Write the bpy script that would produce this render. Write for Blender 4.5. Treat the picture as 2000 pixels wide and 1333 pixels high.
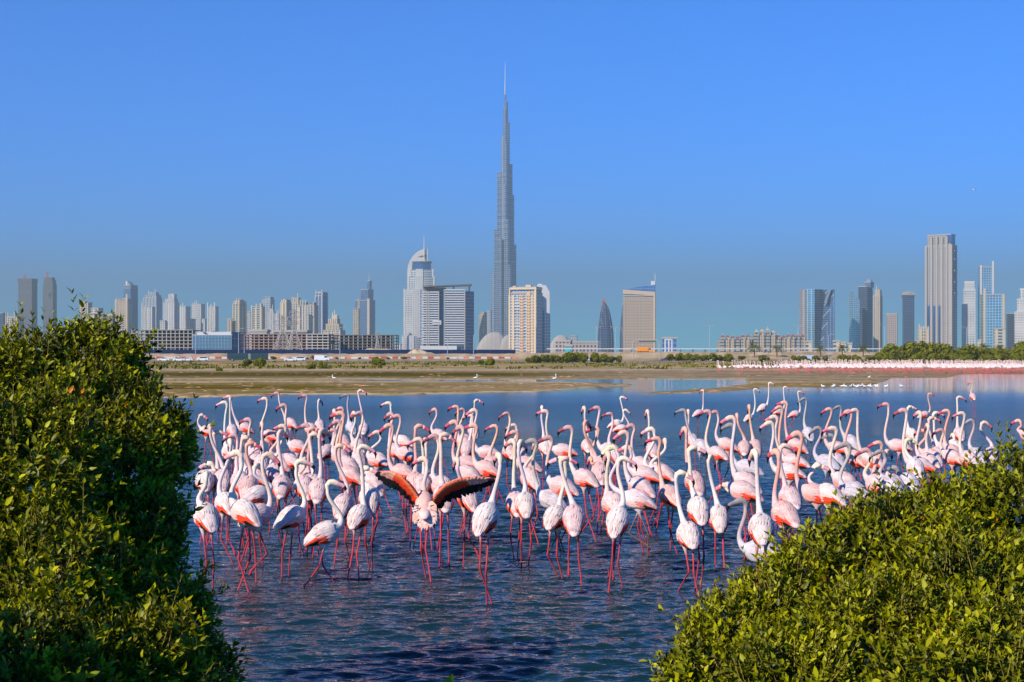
import bpy, bmesh, math, random
import numpy as np
from mathutils import Vector, Matrix

# ------------------------------------------------------------------ scene, camera, light
for o in list(bpy.data.objects):
    bpy.data.objects.remove(o)
scene = bpy.context.scene
COL = scene.collection
F = 3000.0          # focal length in photograph pixels (2000 px wide)
CH = 2.1            # eye height above the water
HOR = 696.0         # photograph row of the horizon

cam_data = bpy.data.cameras.new("camera")
cam = bpy.data.objects.new("camera", cam_data)
COL.objects.link(cam)
cam.location = (0, 0, CH)
cam.rotation_euler = (math.radians(90), 0, 0)
cam_data.sensor_width = 36.0
cam_data.lens = 36.0 * F / 2000.0
cam_data.shift_y = (HOR - 666.5) / 2000.0
cam_data.clip_start = 0.1
cam_data.clip_end = 40000.0
scene.camera = cam

SUN_AZ = math.radians(180 + 45)     # clockwise from +Y: behind the camera, to the left
SUN_EL = math.radians(32)
world = bpy.data.worlds.new("World")
scene.world = world
world.use_nodes = True
wn = world.node_tree.nodes
wl = world.node_tree.links
wn.clear()
w_out = wn.new("ShaderNodeOutputWorld")
w_bg = wn.new("ShaderNodeBackground")
w_sky = wn.new("ShaderNodeTexSky")
w_sky.sky_type = 'NISHITA'
w_sky.sun_disc = False
w_sky.sun_elevation = SUN_EL
w_sky.sun_rotation = SUN_AZ
w_sky.altitude = 0
w_sky.air_density = 0.55
w_sky.dust_density = 0.0
w_sky.ozone_density = 4.0
w_hs = wn.new("ShaderNodeHueSaturation")
w_hs.inputs['Saturation'].default_value = 1.8
w_hs.inputs['Value'].default_value = 1.0
wl.new(w_sky.outputs[0], w_hs.inputs['Color'])
w_tint = wn.new("ShaderNodeMix"); w_tint.data_type = 'RGBA'; w_tint.blend_type = 'MULTIPLY'
w_tint.inputs[0].default_value = 1.0
w_tint.inputs[7].default_value = (0.20, 1.27, 1.76, 1.0)
wl.new(w_hs.outputs[0], w_tint.inputs[6])
wl.new(w_tint.outputs[2], w_bg.inputs[0])
w_bg.inputs[1].default_value = 0.122
wl.new(w_bg.outputs[0], w_out.inputs[0])

sun_data = bpy.data.lights.new("sun", 'SUN')
sun = bpy.data.objects.new("sun", sun_data)
COL.objects.link(sun)
sun_data.energy = 5.0
sun_data.angle = math.radians(0.53)
sun_data.color = (1.0, 0.88, 0.70)
sdir = Vector((math.sin(SUN_AZ) * math.cos(SUN_EL), math.cos(SUN_AZ) * math.cos(SUN_EL), math.sin(SUN_EL)))
sun.rotation_euler = sdir.to_track_quat('Z', 'Y').to_euler()
sun.location = (30, -60, 60)

scene.view_settings.view_transform = 'Standard'
scene.view_settings.look = 'None'
scene.view_settings.gamma = 1.0
scene.view_settings.use_curve_mapping = False
scene.view_settings.exposure = 0.32
scene.cycles.max_bounces = 6
scene.cycles.transparent_max_bounces = 8
scene.cycles.volume_bounces = 0

rng = random.Random(11)
nrg = np.random.RandomState(5)

# ------------------------------------------------------------------ helpers
def WX(px, D): return (px - 1000.0) * D / F
def WZ(py, D): return CH - (py - HOR) * D / F
def W(px, py, D): return Vector((WX(px, D), D, WZ(py, D)))

def tag(o, label=None, cat=None, group=None, kind=None):
    if label: o["label"] = label
    if cat: o["category"] = cat
    if group: o["group"] = group
    if kind: o["kind"] = kind
    return o

def empty(name, loc=(0, 0, 0), rz=0.0, label=None, cat=None, group=None):
    o = bpy.data.objects.new(name, None)
    o.empty_display_size = 0.2
    COL.objects.link(o)
    o.location = loc
    o.rotation_euler = (0, 0, rz)
    return tag(o, label, cat, group)

def link(name, me, parent=None, loc=None):
    o = bpy.data.objects.new(name, me)
    COL.objects.link(o)
    if parent: o.parent = parent
    if loc is not None: o.location = loc
    return o

class MB:
    """collects geometry; build() links it as one mesh object"""
    def __init__(s):
        s.v = []; s.f = []; s.mi = []; s.c = []
    def add(s, verts, faces, mi=0, col=None):
        b = len(s.v)
        s.v += [tuple(p) for p in verts]
        s.f += [tuple(b + i for i in f) for f in faces]
        s.mi += [mi] * len(faces)
        if col is not None: s.c += [col] * len(verts) if not isinstance(col[0], (tuple, list)) else list(col)
        return b
    def box(s, x0, x1, y0, y1, z0, z1, mi=0, col=None):
        v = [(x0,y0,z0),(x1,y0,z0),(x1,y1,z0),(x0,y1,z0),(x0,y0,z1),(x1,y0,z1),(x1,y1,z1),(x0,y1,z1)]
        f = [(0,3,2,1),(4,5,6,7),(0,1,5,4),(1,2,6,5),(2,3,7,6),(3,0,4,7)]
        s.add(v, f, mi, col)
    def prism(s, poly, z0, z1, mi=0, col=None, top=None):
        n = len(poly)
        t = top or poly
        v = [(p[0],p[1],z0) for p in poly] + [(p[0],p[1],z1) for p in t]
        f = [tuple(reversed(range(n))), tuple(range(n, 2*n))]
        f += [(i, (i+1) % n, n + (i+1) % n, n + i) for i in range(n)]
        s.add(v, f, mi, col)
    def extrude_xz(s, poly, y0, y1, mi=0, col=None):
        n = len(poly)
        v = [(p[0], y0, p[1]) for p in poly] + [(p[0], y1, p[1]) for p in poly]
        f = [tuple(range(n)), tuple(reversed(range(n, 2*n)))]
        f += [((i+1) % n, i, n + i, n + (i+1) % n) for i in range(n)]
        s.add(v, f, mi, col)
    def bar(s, a, b, r, n=6, mi=0, r2=None, col=None):
        a = Vector(a); b = Vector(b); r2 = r if r2 is None else r2
        d = (b - a).normalized()
        u = d.orthogonal().normalized(); w = d.cross(u)
        v = []
        for p, rr in ((a, r), (b, r2)):
            for k in range(n):
                t = 2*math.pi*k/n
                v.append(p + u*math.cos(t)*rr + w*math.sin(t)*rr)
        f = [(k, (k+1) % n, n + (k+1) % n, n + k) for k in range(n)]
        f += [tuple(reversed(range(n))), tuple(range(n, 2*n))]
        s.add(v, f, mi, col)
    def mesh(s, name, mats, smooth=False):
        me = bpy.data.meshes.new(name)
        me.from_pydata(s.v, [], s.f)
        if not isinstance(mats, (list, tuple)): mats = [mats]
        for m in mats: me.materials.append(m)
        if len(mats) > 1: me.polygons.foreach_set('material_index', s.mi)
        if s.c:
            ca = me.color_attributes.new('Col', 'FLOAT_COLOR', 'POINT')
            arr = np.ones((len(s.v), 4), np.float32)
            arr[:, :3] = np.array(s.c, np.float32)[:, :3]
            ca.data.foreach_set('color', arr.ravel())
        if smooth:
            me.polygons.foreach_set('use_smooth', [True] * len(me.polygons))
        me.update()
        return me
    def build(s, name, mats, parent=None, smooth=False, loc=None):
        return link(name, s.mesh(name, mats, smooth), parent, loc)

ORD = ('first second third fourth fifth sixth seventh eighth ninth tenth eleventh twelfth thirteenth fourteenth fifteenth sixteenth seventeenth eighteenth nineteenth twentieth').split()
def ordinal(n):
    if n <= 20: return ORD[n-1]
    t, u = divmod(n, 10)
    return {2:'twent',3:'thirt',4:'fort',5:'fift',6:'sixt',7:'sevent',8:'eight',9:'ninet'}[t] + ('ieth' if u == 0 else 'y-' + ORD[u-1])

# ------------------------------------------------------------------ materials
def new_mat(name):
    m = bpy.data.materials.new(name)
    m.use_nodes = True
    nt = m.node_tree
    return m, nt.nodes, nt.links, nt.nodes['Principled BSDF']

def plain(name, col, rough=0.7, metal=0.0, var=0.12, scale=3.0, spec=0.5):
    m, n, l, p = new_mat(name)
    p.inputs['Roughness'].default_value = rough
    p.inputs['Metallic'].default_value = metal
    p.inputs['Specular IOR Level'].default_value = spec
    tc = n.new('ShaderNodeTexCoord'); no = n.new('ShaderNodeTexNoise')
    no.inputs['Scale'].default_value = scale; no.inputs['Detail'].default_value = 4
    l.new(tc.outputs['Object'], no.inputs['Vector'])
    mx = n.new('ShaderNodeMix'); mx.data_type = 'RGBA'
    a = tuple(c*(1-var) for c in col); b = tuple(min(1, c*(1+var)) for c in col)
    mx.inputs[6].default_value = (*a, 1); mx.inputs[7].default_value = (*b, 1)
    l.new(no.outputs['Fac'], mx.inputs[0]); l.new(mx.outputs[2], p.inputs['Base Color'])
    return m

def vcol_mat(name, rough=0.7, spec=0.3, nscale=60.0, nvar=0.18, stretch=(1, 1, 1), bump=0.0, sheen=0.0, sss=0.0):
    m, n, l, p = new_mat(name)
    p.inputs['Roughness'].default_value = rough
    p.inputs['Specular IOR Level'].default_value = spec
    at = n.new('ShaderNodeAttribute'); at.attribute_name = 'Col'
    tc = n.new('ShaderNodeTexCoord'); mp = n.new('ShaderNodeMapping')
    mp.inputs['Scale'].default_value = stretch
    no = n.new('ShaderNodeTexNoise'); no.inputs['Scale'].default_value = nscale; no.inputs['Detail'].default_value = 4
    l.new(tc.outputs['Object'], mp.inputs[0]); l.new(mp.outputs[0], no.inputs['Vector'])
    mr = n.new('ShaderNodeMapRange'); mr.inputs[3].default_value = 1 - nvar; mr.inputs[4].default_value = 1 + nvar
    mr.inputs[1].default_value = 0.3; mr.inputs[2].default_value = 0.7
    l.new(no.outputs['Fac'], mr.inputs[0])
    mu = n.new('ShaderNodeVectorMath'); mu.operation = 'SCALE'
    l.new(at.outputs['Color'], mu.inputs[0]); l.new(mr.outputs[0], mu.inputs['Scale'])
    l.new(mu.outputs[0], p.inputs['Base Color'])
    if sss:
        p.inputs['Subsurface Weight'].default_value = sss
        p.inputs['Subsurface Radius'].default_value = (0.02, 0.008, 0.006)
    if bump:
        bp = n.new('ShaderNodeBump'); bp.inputs['Strength'].default_value = bump; bp.inputs['Distance'].default_value = 0.02
        l.new(no.outputs['Fac'], bp.inputs['Height']); l.new(bp.outputs[0], p.inputs['Normal'])
    return m

def facade(name, wall, glass, fh=4.0, bw=4.0, wf=0.6, hf=0.6, grough=0.18, gmetal=0.35, wrough=0.75):
    """wall with a grid of glass laid out in the building's own coordinates"""
    m, n, l, p = new_mat(name)
    tc = n.new('ShaderNodeTexCoord'); sx = n.new('ShaderNodeSeparateXYZ')
    l.new(tc.outputs['Object'], sx.inputs[0])
    def math_(op, a, b):
        k = n.new('ShaderNodeMath'); k.operation = op
        for i, q in enumerate((a, b)):
            if isinstance(q, (int, float)): k.inputs[i].default_value = q
            else: l.new(q, k.inputs[i])
        return k.outputs[0]
    h = math_('ADD', sx.outputs[0], sx.outputs[1])
    hx = math_('FRACT', math_('DIVIDE', h, bw), 0)
    hz = math_('FRACT', math_('DIVIDE', sx.outputs[2], fh), 0)
    mask = math_('MULTIPLY', math_('LESS_THAN', hx, wf), math_('LESS_THAN', hz, hf))
    ge = n.new('ShaderNodeNewGeometry'); sn = n.new('ShaderNodeSeparateXYZ')
    l.new(ge.outputs['Normal'], sn.inputs[0])
    mask = math_('MULTIPLY', mask, math_('LESS_THAN', math_('ABSOLUTE', sn.outputs[2], 0), 0.5))
    no = n.new('ShaderNodeTexNoise'); no.inputs['Scale'].default_value = 0.06
    l.new(tc.outputs['Object'], no.inputs['Vector'])
    wn_ = n.new('ShaderNodeTexWhiteNoise'); sc = n.new('ShaderNodeVectorMath'); sc.operation = 'DIVIDE'
    sc.inputs[1].default_value = (bw, bw, fh); fl = n.new('ShaderNodeVectorMath'); fl.operation = 'FLOOR'
    l.new(tc.outputs['Object'], sc.inputs[0]); l.new(sc.outputs[0], fl.inputs[0]); l.new(fl.outputs[0], wn_.inputs['Vector'])
    gm = n.new('ShaderNodeMix'); gm.data_type = 'RGBA'
    gm.inputs[6].default_value = (*[c*0.7 for c in glass], 1); gm.inputs[7].default_value = (*[min(1, c*1.35) for c in glass], 1)
    l.new(math_('MULTIPLY', math_('ADD', wn_.outputs['Value'], no.outputs['Fac']), 0.5), gm.inputs[0])
    wm = n.new('ShaderNodeMix'); wm.data_type = 'RGBA'
    wm.inputs[6].default_value = (*[c*0.86 for c in wall], 1); wm.inputs[7].default_value = (*[min(1, c*1.1) for c in wall], 1)
    l.new(no.outputs['Fac'], wm.inputs[0])
    mx = n.new('ShaderNodeMix'); mx.data_type = 'RGBA'
    l.new(mask, mx.inputs[0]); l.new(wm.outputs[2], mx.inputs[6]); l.new(gm.outputs[2], mx.inputs[7])
    l.new(mx.outputs[2], p.inputs['Base Color'])
    l.new(math_('ADD', math_('MULTIPLY', mask, grough - wrough), wrough), p.inputs['Roughness'])
    l.new(math_('MULTIPLY', mask, gmetal), p.inputs['Metallic'])
    return m
# ------------------------------------------------------------------ the setting: water, ground, road
def interp(x, pts):
    return np.interp(x, [p[0] for p in pts], [p[1] for p in pts])

VN = {}
def vnoise(x, y, seed):
    """smooth value noise on arrays"""
    r = VN.get(seed)
    if r is None: r = VN[seed] = np.random.RandomState(seed).rand(256, 256)
    xi = np.floor(x).astype(int); yi = np.floor(y).astype(int)
    fx = x - xi; fy = y - yi
    fx = fx*fx*(3-2*fx); fy = fy*fy*(3-2*fy)
    a = r[xi % 256, yi % 256]; b = r[(xi+1) % 256, yi % 256]
    c = r[xi % 256, (yi+1) % 256]; d = r[(xi+1) % 256, (yi+1) % 256]
    return (a*(1-fx)+b*fx)*(1-fy) + (c*(1-fx)+d*fx)*fy

SHORE = [(-900,786),(200,781),(380,777),(560,772),(700,771),(760,774),(850,771),(915,770),(960,767.5),(1040,766.5),
         (1120,761),(1180,757),(1232,754.5),(1246,742),(1455,742),(1475,757),(1600,757),(1680,755),(1722,748),(1742,739.5),(1850,738.5),(1885,731),(2900,730)]
TONGUE_LO = [(1236,772.2),(1290,770),(1330,769.3),(1400,767),(1480,759)]
TONGUE_UP = [(1236,771.6),(1290,765.5),(1330,762.5),(1390,758),(1480,748)]
POOL_H = [(600,-1),(640,0.5),(900,1.2),(1080,2.0),(1246,4.2),(1300,5)]
POOL_C = [(600,743.3),(1080,744),(1160,745),(1250,746)]

def ground_height(px, py, D):
    """height of the ground under the photograph's pixel grid laid out on the flat (numpy arrays)"""
    wob = (vnoise(px/37.0, py/1.7, 3)-0.5)*2.6 + (vnoise(px/11.0, py/0.9, 4)-0.5)*1.6 + (vnoise(px/90.0, py/3.0, 5)-0.5)*2.0
    d = interp(px, SHORE) - py                                   # + on land, in rows
    pool = np.where((px > 600) & (px < 1300), interp(px, POOL_H) - np.abs(py - interp(px, POOL_C)), -9)
    d = np.minimum(d, -pool)
    tg = np.where((px > 1236) & (px < 1480), np.minimum(interp(px, TONGUE_LO) - py, py - interp(px, TONGUE_UP)), -9)
    d = np.maximum(d, tg) + wob*0.5
    z = np.clip(d*0.02, -0.35, 0.05)
    # scrub, road shelf, embankment and plateau farther back
    z = np.where(D > 250, np.maximum(z, 0.05) + np.clip((D-250)/300, 0, 1)*0.12*(0.4+vnoise(px/60, D/25, 6)), z)
    z = np.where((D > 548) & (D < 622), 0.15, z)
    plat = np.interp(px, [-900, 1000, 1120, 2900], [3.06, 3.06, 3.7, 3.7])
    e = np.clip((D-622)/np.interp(px, [900,1100],[62,40]), 0, 1); e = e*e*(3-2*e)
    bump = (vnoise(px/14.0, D/9.0, 8)-0.5)*0.7*np.clip((D-622)/30, 0, 1)*np.clip((900-D)/100, 0, 1)
    z = np.where(D >= 622, 0.15 + e*(plat-0.15) + bump, z)
    return z

def build_ground():
    rows = np.concatenate([np.linspace(-40, 60, 12), 6300/np.linspace(798, 742, 150)[0:1]*0 + 61,
                           6300.0/(np.arange(797, 725, -0.33)-696.0), 6300.0/(np.arange(725, 706, -0.25)-696.0),
                           np.linspace(640, 900, 60), np.geomspace(930, 30000, 26)])
    rows = np.unique(np.round(rows, 3))
    cols = np.concatenate([np.linspace(-1500, -60, 14), np.linspace(-50, 2050, 300), np.linspace(2070, 3500, 14)])
    Dg, Pg = np.meshgrid(rows, cols, indexing='ij')
    Dp = np.maximum(Dg, 60.0)
    X = (Pg-1000)*np.maximum(Dp, 60)/F
    py = HOR + CH*F/Dp
    Z = ground_height(Pg, py, Dp)
    Z = np.where(Dg < 62, -0.45, Z)
    nr, nc = Dg.shape
    V = np.stack([X, Dg, Z], -1).reshape(-1, 3)
    idx = np.arange(nr*nc).reshape(nr, nc)
    Fq = np.stack([idx[:-1,:-1], idx[:-1,1:], idx[1:,1:], idx[1:,:-1]], -1).reshape(-1, 4)
    # soil colours: real bands of algae, wet mud, sand and scrub soil
    def mixc(a, b, t): return a*(1-t[..., None]) + np.array(b)*t[..., None]
    n1 = vnoise(Pg/140.0, py/1.3, 21); n2 = vnoise(Pg/45.0, py/0.8, 22); n3 = vnoise(Pg/420.0, py/5.0, 23)
    C = np.zeros(V.shape).reshape(nr, nc, 3) + np.array((0.30, 0.215, 0.095))
    left = np.clip((1150-Pg)/500, 0, 1)
    C = mixc(C, (0.22, 0.165, 0.09), np.clip((Pg-1000)/300, 0, 1)*0.8)
    C = mixc(C, (0.155, 0.112, 0.008), np.clip(left*1.0, 0, 1)*np.clip((n1-0.15)*2.4, 0, 1)*(py > 747))
    C = mixc(C, (0.38, 0.29, 0.165), np.clip((n2-0.5)*1.6, 0, 1)*0.8)
    alg = np.exp(-((py-732.5)/5.2)**2)*np.clip((1250-Pg)/350, 0, 1)
    C = mixc(C, (0.085, 0.066, 0.002), np.clip(alg*1.6*(0.6+0.6*n1), 0, 1))
    alg2 = np.exp(-((py-757.5)/4.5)**2)*np.clip((900-Pg)/400, 0, 1)
    C = mixc(C, (0.125, 0.09, 0.004), np.clip(alg2*1.4*(0.45+0.8*n1), 0, 1))
    C = mixc(C, (0.55, 0.47, 0.32), np.exp(-((py-741.0)/0.8)**2)*0.8*np.clip(n3*2-.3, 0, 1))
    C = mixc(C, (0.48, 0.39, 0.25), np.exp(-((py-747.6)/1.0)**2)*0.8)
    ragged = interp(Pg, SHORE) - py
    C = mixc(C, (0.46, 0.36, 0.21), np.exp(-((ragged-1.2)/1.3)**2)*0.75*(Pg < 1480))
    C = mixc(C, (0.42, 0.32, 0.20), np.exp(-((py-723.0)/2.2)**2)*0.9)
    C = mixc(C, (0.22, 0.15, 0.03), np.clip((Pg-1380)/120, 0, 1)*np.exp(-((py-753)/4.0)**2))
    sc = ((py < 719) & (Dg < 548))
    g = np.clip((n2-0.42)*3, 0, 1)
    Cs = mixc(np.zeros((nr, nc, 3)) + np.array((0.42, 0.29, 0.14)), (0.17, 0.155, 0.012), g)
    Cs = mixc(Cs, (0.32, 0.24, 0.14), np.clip((n1-0.6)*3, 0, 1))
    C = np.where(sc[..., None], Cs, C)
    C = np.where((Dg >= 622)[..., None], np.array((0.48, 0.355, 0.205))*(0.85+0.3*n2[..., None]), C)
    C = np.where((Dg >= 950)[..., None], np.array((0.34, 0.29, 0.22)), C)
    mot = 0.72 + 0.34*vnoise(Pg/9.0, py/0.7, 31) + 0.22*vnoise(Pg/3.1, py/0.5, 32)
    C = C*mot[..., None]
    C = np.where((Dg < 62)[..., None], np.array((0.06, 0.055, 0.035)), C)
    mb = MB(); mb.v = V.tolist(); mb.f = Fq.tolist(); mb.mi = [0]*len(mb.f); mb.c = C.reshape(-1, 3).tolist()
    m = vcol_mat('mud_and_sand', rough=0.95, spec=0.03, nscale=0.55, nvar=0.42, stretch=(0.16, 1.0, 1), bump=0.3)
    o = mb.build('ground', m, smooth=True)
    tag(o, 'tan and olive mudflat rising to sandy scrub and plain', 'ground', kind='structure')
    return o

def water_material():
    m, n, l, p = new_mat('lagoon_water')
    p.inputs['Base Color'].default_value = (0.005, 0.024, 0.028, 1)
    p.inputs['Roughness'].default_value = 0.035
    p.inputs['IOR'].default_value = 1.29
    p.inputs['Specular IOR Level'].default_value = 0.5
    tc = n.new('ShaderNodeTexCoord')
    def wave(sx, sy, scale, det, dist):
        mp = n.new('ShaderNodeMapping'); mp.inputs['Scale'].default_value = (sx, sy, 1)
        mp.inputs['Rotation'].default_value = (0, 0, math.radians(dist))
        no = n.new('ShaderNodeTexNoise'); no.inputs['Scale'].default_value = scale; no.inputs['Detail'].default_value = det
        no.inputs['Distortion'].default_value = 0.4
        l.new(tc.outputs['Object'], mp.inputs[0]); l.new(mp.outputs[0], no.inputs['Vector'])
        return no.outputs['Fac']
    a = wave(0.62, 1.9, 2.6, 3, 6)
    b = wave(1.0, 2.2, 7.5, 2, -9)
    def mth(op, x, y):
        k = n.new('ShaderNodeMath'); k.operation = op
        for i, q in enumerate((x, y)):
            if isinstance(q, (int, float)): k.inputs[i].default_value = q
            else: l.new(q, k.inputs[i])
        return k.outputs[0]
    h = mth('ADD', a, mth('MULTIPLY', b, 0.30))
    # the breeze ruffles the near water; the lagoon lies calm towards the far bank
    sp = n.new('ShaderNodeSeparateXYZ'); l.new(tc.outputs['Object'], sp.inputs[0])
    mr = n.new('ShaderNodeMapRange'); mr.interpolation_type = 'SMOOTHSTEP'
    mr.inputs[1].default_value = 40; mr.inputs[2].default_value = 96; mr.inputs[3].default_value = 1.0; mr.inputs[4].default_value = 0.05
    l.new(sp.outputs[1], mr.inputs[0])
    patch = wave(0.05, 0.12, 1.0, 2, 0)
    pr = n.new('ShaderNodeMapRange'); pr.inputs[1].default_value = 0.35; pr.inputs[2].default_value = 0.65
    pr.inputs[3].default_value = 0.55; pr.inputs[4].default_value = 1.15
    l.new(patch, pr.inputs[0])
    cr = n.new('ShaderNodeFloatCurve')
    rr_ = n.new('ShaderNodeMapRange'); rr_.inputs[1].default_value = 0; rr_.inputs[2].default_value = 120
    l.new(sp.outputs[1], rr_.inputs[0]); l.new(rr_.outputs[0], cr.inputs['Value'])
    cv = cr.mapping.curves[0]; cv.points[0].location = (0.0, 0.035); cv.points[1].location = (1.0, 0.05)
    for a_, b_ in ((0.15, 0.04), (0.30, 0.10), (0.50, 0.19), (0.66, 0.16), (0.80, 0.06)): cv.points.new(a_, b_)
    cr.mapping.update(); l.new(cr.outputs[0], p.inputs['Roughness'])
    bp = n.new('ShaderNodeBump'); bp.inputs['Distance'].default_value = 0.13
    m3 = n.new('ShaderNodeMapRange'); m3.inputs[1].default_value = 9; m3.inputs[2].default_value = 32; m3.inputs[3].default_value = 0.35; m3.inputs[4].default_value = 1.0
    l.new(sp.outputs[1], m3.inputs[0])
    l.new(mth('MULTIPLY', mth('MULTIPLY', mr.outputs[0], pr.outputs[0]), m3.outputs[0]), bp.inputs['Strength'])
    l.new(h, bp.inputs['Height']); l.new(bp.outputs[0], p.inputs['Normal'])
    return m

def build_water():
    """one sheet: a fine rippled grid where the eye can tell ripples apart, coarse and calm beyond"""
    rows = CH*F/(np.concatenate([np.arange(1420, 900, -0.72), np.arange(900, 762, -0.6)]) - HOR)
    rows = np.concatenate([[-40, 0, 4, 7], rows, np.linspace(100, 262, 9)])
    cols = np.concatenate([[-2600, -1400, -800], np.linspace(-420, -66, 40), np.linspace(-60, 2060, 470), np.linspace(2066, 2420, 40), [2900, 3500, 4600]])
    Y, Pg = np.meshgrid(rows, cols, indexing='ij')
    Dw = np.maximum(Y, 8.0)
    X = (Pg-1000)*np.maximum(Dw, 8.0)/F
    X = np.where((Pg < -421) | (Pg > 2421), np.sign(X)*np.maximum(np.abs(X), 90+np.abs(Pg-1000)*0.08), X)
    r = np.random.RandomState(12)
    Z = np.zeros_like(X)
    dy = np.maximum(Dw*Dw/(CH*F)*0.7, 0.01)
    lam = np.geomspace(0.085, 0.55, 64)
    for l_ in lam:
        th = r.normal(0, 0.50) + 0.12; k = 2*math.pi/l_
        a = 0.0047*l_**0.80*r.uniform(.5, 1.3)
        cut = np.clip((l_ - 2.2*dy)/(1.6*dy), 0, 1)
        bend = 0.35*np.sin(X*1.3+Y*0.7+l_*9)+0.35*np.sin(X*0.53-Y*0.9+l_*5)
        Z += a*cut*np.cos(k*(X*math.sin(th)+Y*math.cos(th)) + r.uniform(0, 6.28) + bend)
    patch = vnoise(X/2.3+40, Y/4.5+40, 71)*.7 + vnoise(X/0.9+10, Y/1.8+10, 72)*.3
    Z *= (0.45+1.05*patch)*np.interp(Y, [0, 9, 30, 55, 85, 100], [0.3, 1.0, 0.9, 0.55, 0.08, 0.0])
    for wx, wy in WAKES:                       # rings round the legs
        rsel = np.where(np.abs(rows-wy) < 0.8)[0]
        if len(rsel) < 3: continue
        sl = slice(rsel[0], rsel[-1]+1)
        rad = np.hypot(X[sl]-wx, Y[sl]-wy)
        Z[sl] += 0.0040*np.cos(rad*2*math.pi/0.115 + wx*7)*np.exp(-rad/0.22)*np.interp(wy, [10, 30], [1, .4])
    Z = np.where((Pg < -415) | (Pg > 2415) | (Y < 8), 0.0, Z)
    nr, nc = X.shape
    V = np.stack([X, Y, Z], -1).reshape(-1, 3).astype(np.float32)
    idx = np.arange(nr*nc).reshape(nr, nc)
    Fq = np.stack([idx[:-1,:-1], idx[:-1,1:], idx[1:,1:], idx[1:,:-1]], -1).reshape(-1, 4).astype(np.int32)
    me = bpy.data.meshes.new('water')
    me.vertices.add(len(V)); me.vertices.foreach_set('co', V.ravel())
    me.loops.add(Fq.size); me.loops.foreach_set('vertex_index', Fq.ravel())
    me.polygons.add(len(Fq)); me.polygons.foreach_set('loop_start', np.arange(0, Fq.size, 4, dtype=np.int32))
    me.polygons.foreach_set('use_smooth', np.ones(len(Fq), dtype=bool))
    me.materials.append(water_material()); me.update(calc_edges=True); me.validate()
    o = link('water', me)
    tag(o, 'rippled dark blue shallow lagoon water', 'water', kind='structure')

build_ground()
WAKES = []        # filled by the birds; the water sheet is laid once they stand

asphalt = plain('asphalt', (0.075, 0.075, 0.078), 0.85, scale=0.6)
paint_white = plain('white_paint', (0.72, 0.72, 0.70), 0.5)
mb = MB(); mb.box(-700, 700, 566, 584, 0.1, 0.156)
tag(mb.build('road', asphalt), 'grey asphalt highway along the far shore', 'road', kind='structure')
mb = MB(); mb.box(-700, 700, 592, 610, 0.1, 0.156)
tag(mb.build('road', asphalt), 'far carriageway of the highway beside the barriers', 'road', kind='structure')
mb = MB()
for i in range(-60, 60):
    for yy in (572, 578, 598, 604):
        mb.box(i*12, i*12+4, yy-0.08, yy+0.08, 0.156, 0.1605)
tag(mb.build('lane_marking', paint_white), 'broken white lane lines painted on the highway', 'lane marking', kind='structure')
# ------------------------------------------------------------------ the city
M = {}
M['beige']   = facade('beige_facade',  (0.50,0.39,0.27), (0.08,0.14,0.18), 4.0, 5.0, 0.52, 0.55)
M['cream']   = facade('cream_facade',  (0.60,0.49,0.34), (0.06,0.16,0.20), 4.0, 9.0, 0.62, 0.62)
M['white']   = facade('white_facade',  (0.56,0.55,0.53), (0.10,0.15,0.21), 4.0, 4.5, 0.50, 0.50)
M['grey']    = facade('grey_facade',   (0.42,0.44,0.47), (0.10,0.16,0.24), 4.2, 4.0, 0.60, 0.60)
M['blue']    = facade('blue_glass_facade', (0.22,0.30,0.40), (0.06,0.14,0.30), 4.2, 3.5, 0.85, 0.85, 0.12, 0.5)
M['dark']    = facade('dark_glass_facade', (0.12,0.15,0.20), (0.03,0.06,0.12), 4.2, 3.5, 0.85, 0.80, 0.12, 0.5)
M['teal']    = facade('teal_glass_facade', (0.36,0.46,0.50), (0.12,0.28,0.36), 4.2, 4.2, 0.80, 0.80, 0.10, 0.6)
M['brown']   = facade('brown_unfinished_facade', (0.13,0.13,0.16), (0.05,0.06,0.09), 4.2, 5.0, 0.60, 0.60, 0.5, 0.0)
M['rose']    = facade('rose_stone_facade', (0.42,0.335,0.28), (0.11,0.11,0.14), 4.0, 3.6, 0.52, 0.55)
M['silver']  = facade('silver_curtain_wall', (0.27,0.33,0.42), (0.05,0.10,0.20), 5.5, 2.6, 0.70, 0.66, 0.18, 0.6, 0.35)
M['stonegrey'] = facade('warm_grey_facade', (0.36,0.33,0.31), (0.13,0.15,0.20), 4.0, 3.0, 0.45, 0.6)
m_cream = plain('cream_render', (0.58,0.48,0.35), 0.8, scale=0.05)
m_white = plain('white_render', (0.62,0.61,0.59), 0.7, scale=0.05)
m_grey  = plain('grey_concrete', (0.40,0.37,0.33), 0.85, scale=0.08)
m_dgrey = plain('dark_concrete', (0.16,0.15,0.15), 0.85, scale=0.08)
m_steel = plain('steel', (0.50,0.52,0.54), 0.4, 0.7, scale=0.3)
m_bsteel = plain('blue_grey_steel', (0.24,0.29,0.37), 0.4, 0.5, scale=0.3)
m_blueg = plain('blue_glass', (0.07,0.15,0.28), 0.12, 0.5, scale=0.03)
m_redp  = plain('red_paint', (0.55,0.05,0.03), 0.5)
m_redroof = plain('red_roof_tile', (0.38,0.10,0.06), 0.8, scale=0.2)
m_gold  = plain('ochre_cladding', (0.62,0.42,0.16), 0.5, 0.2)
m_dome  = plain('pale_roof_membrane', (0.44,0.40,0.36), 0.7, scale=0.02)
GZ = 2.6   # ground level under the city

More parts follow.
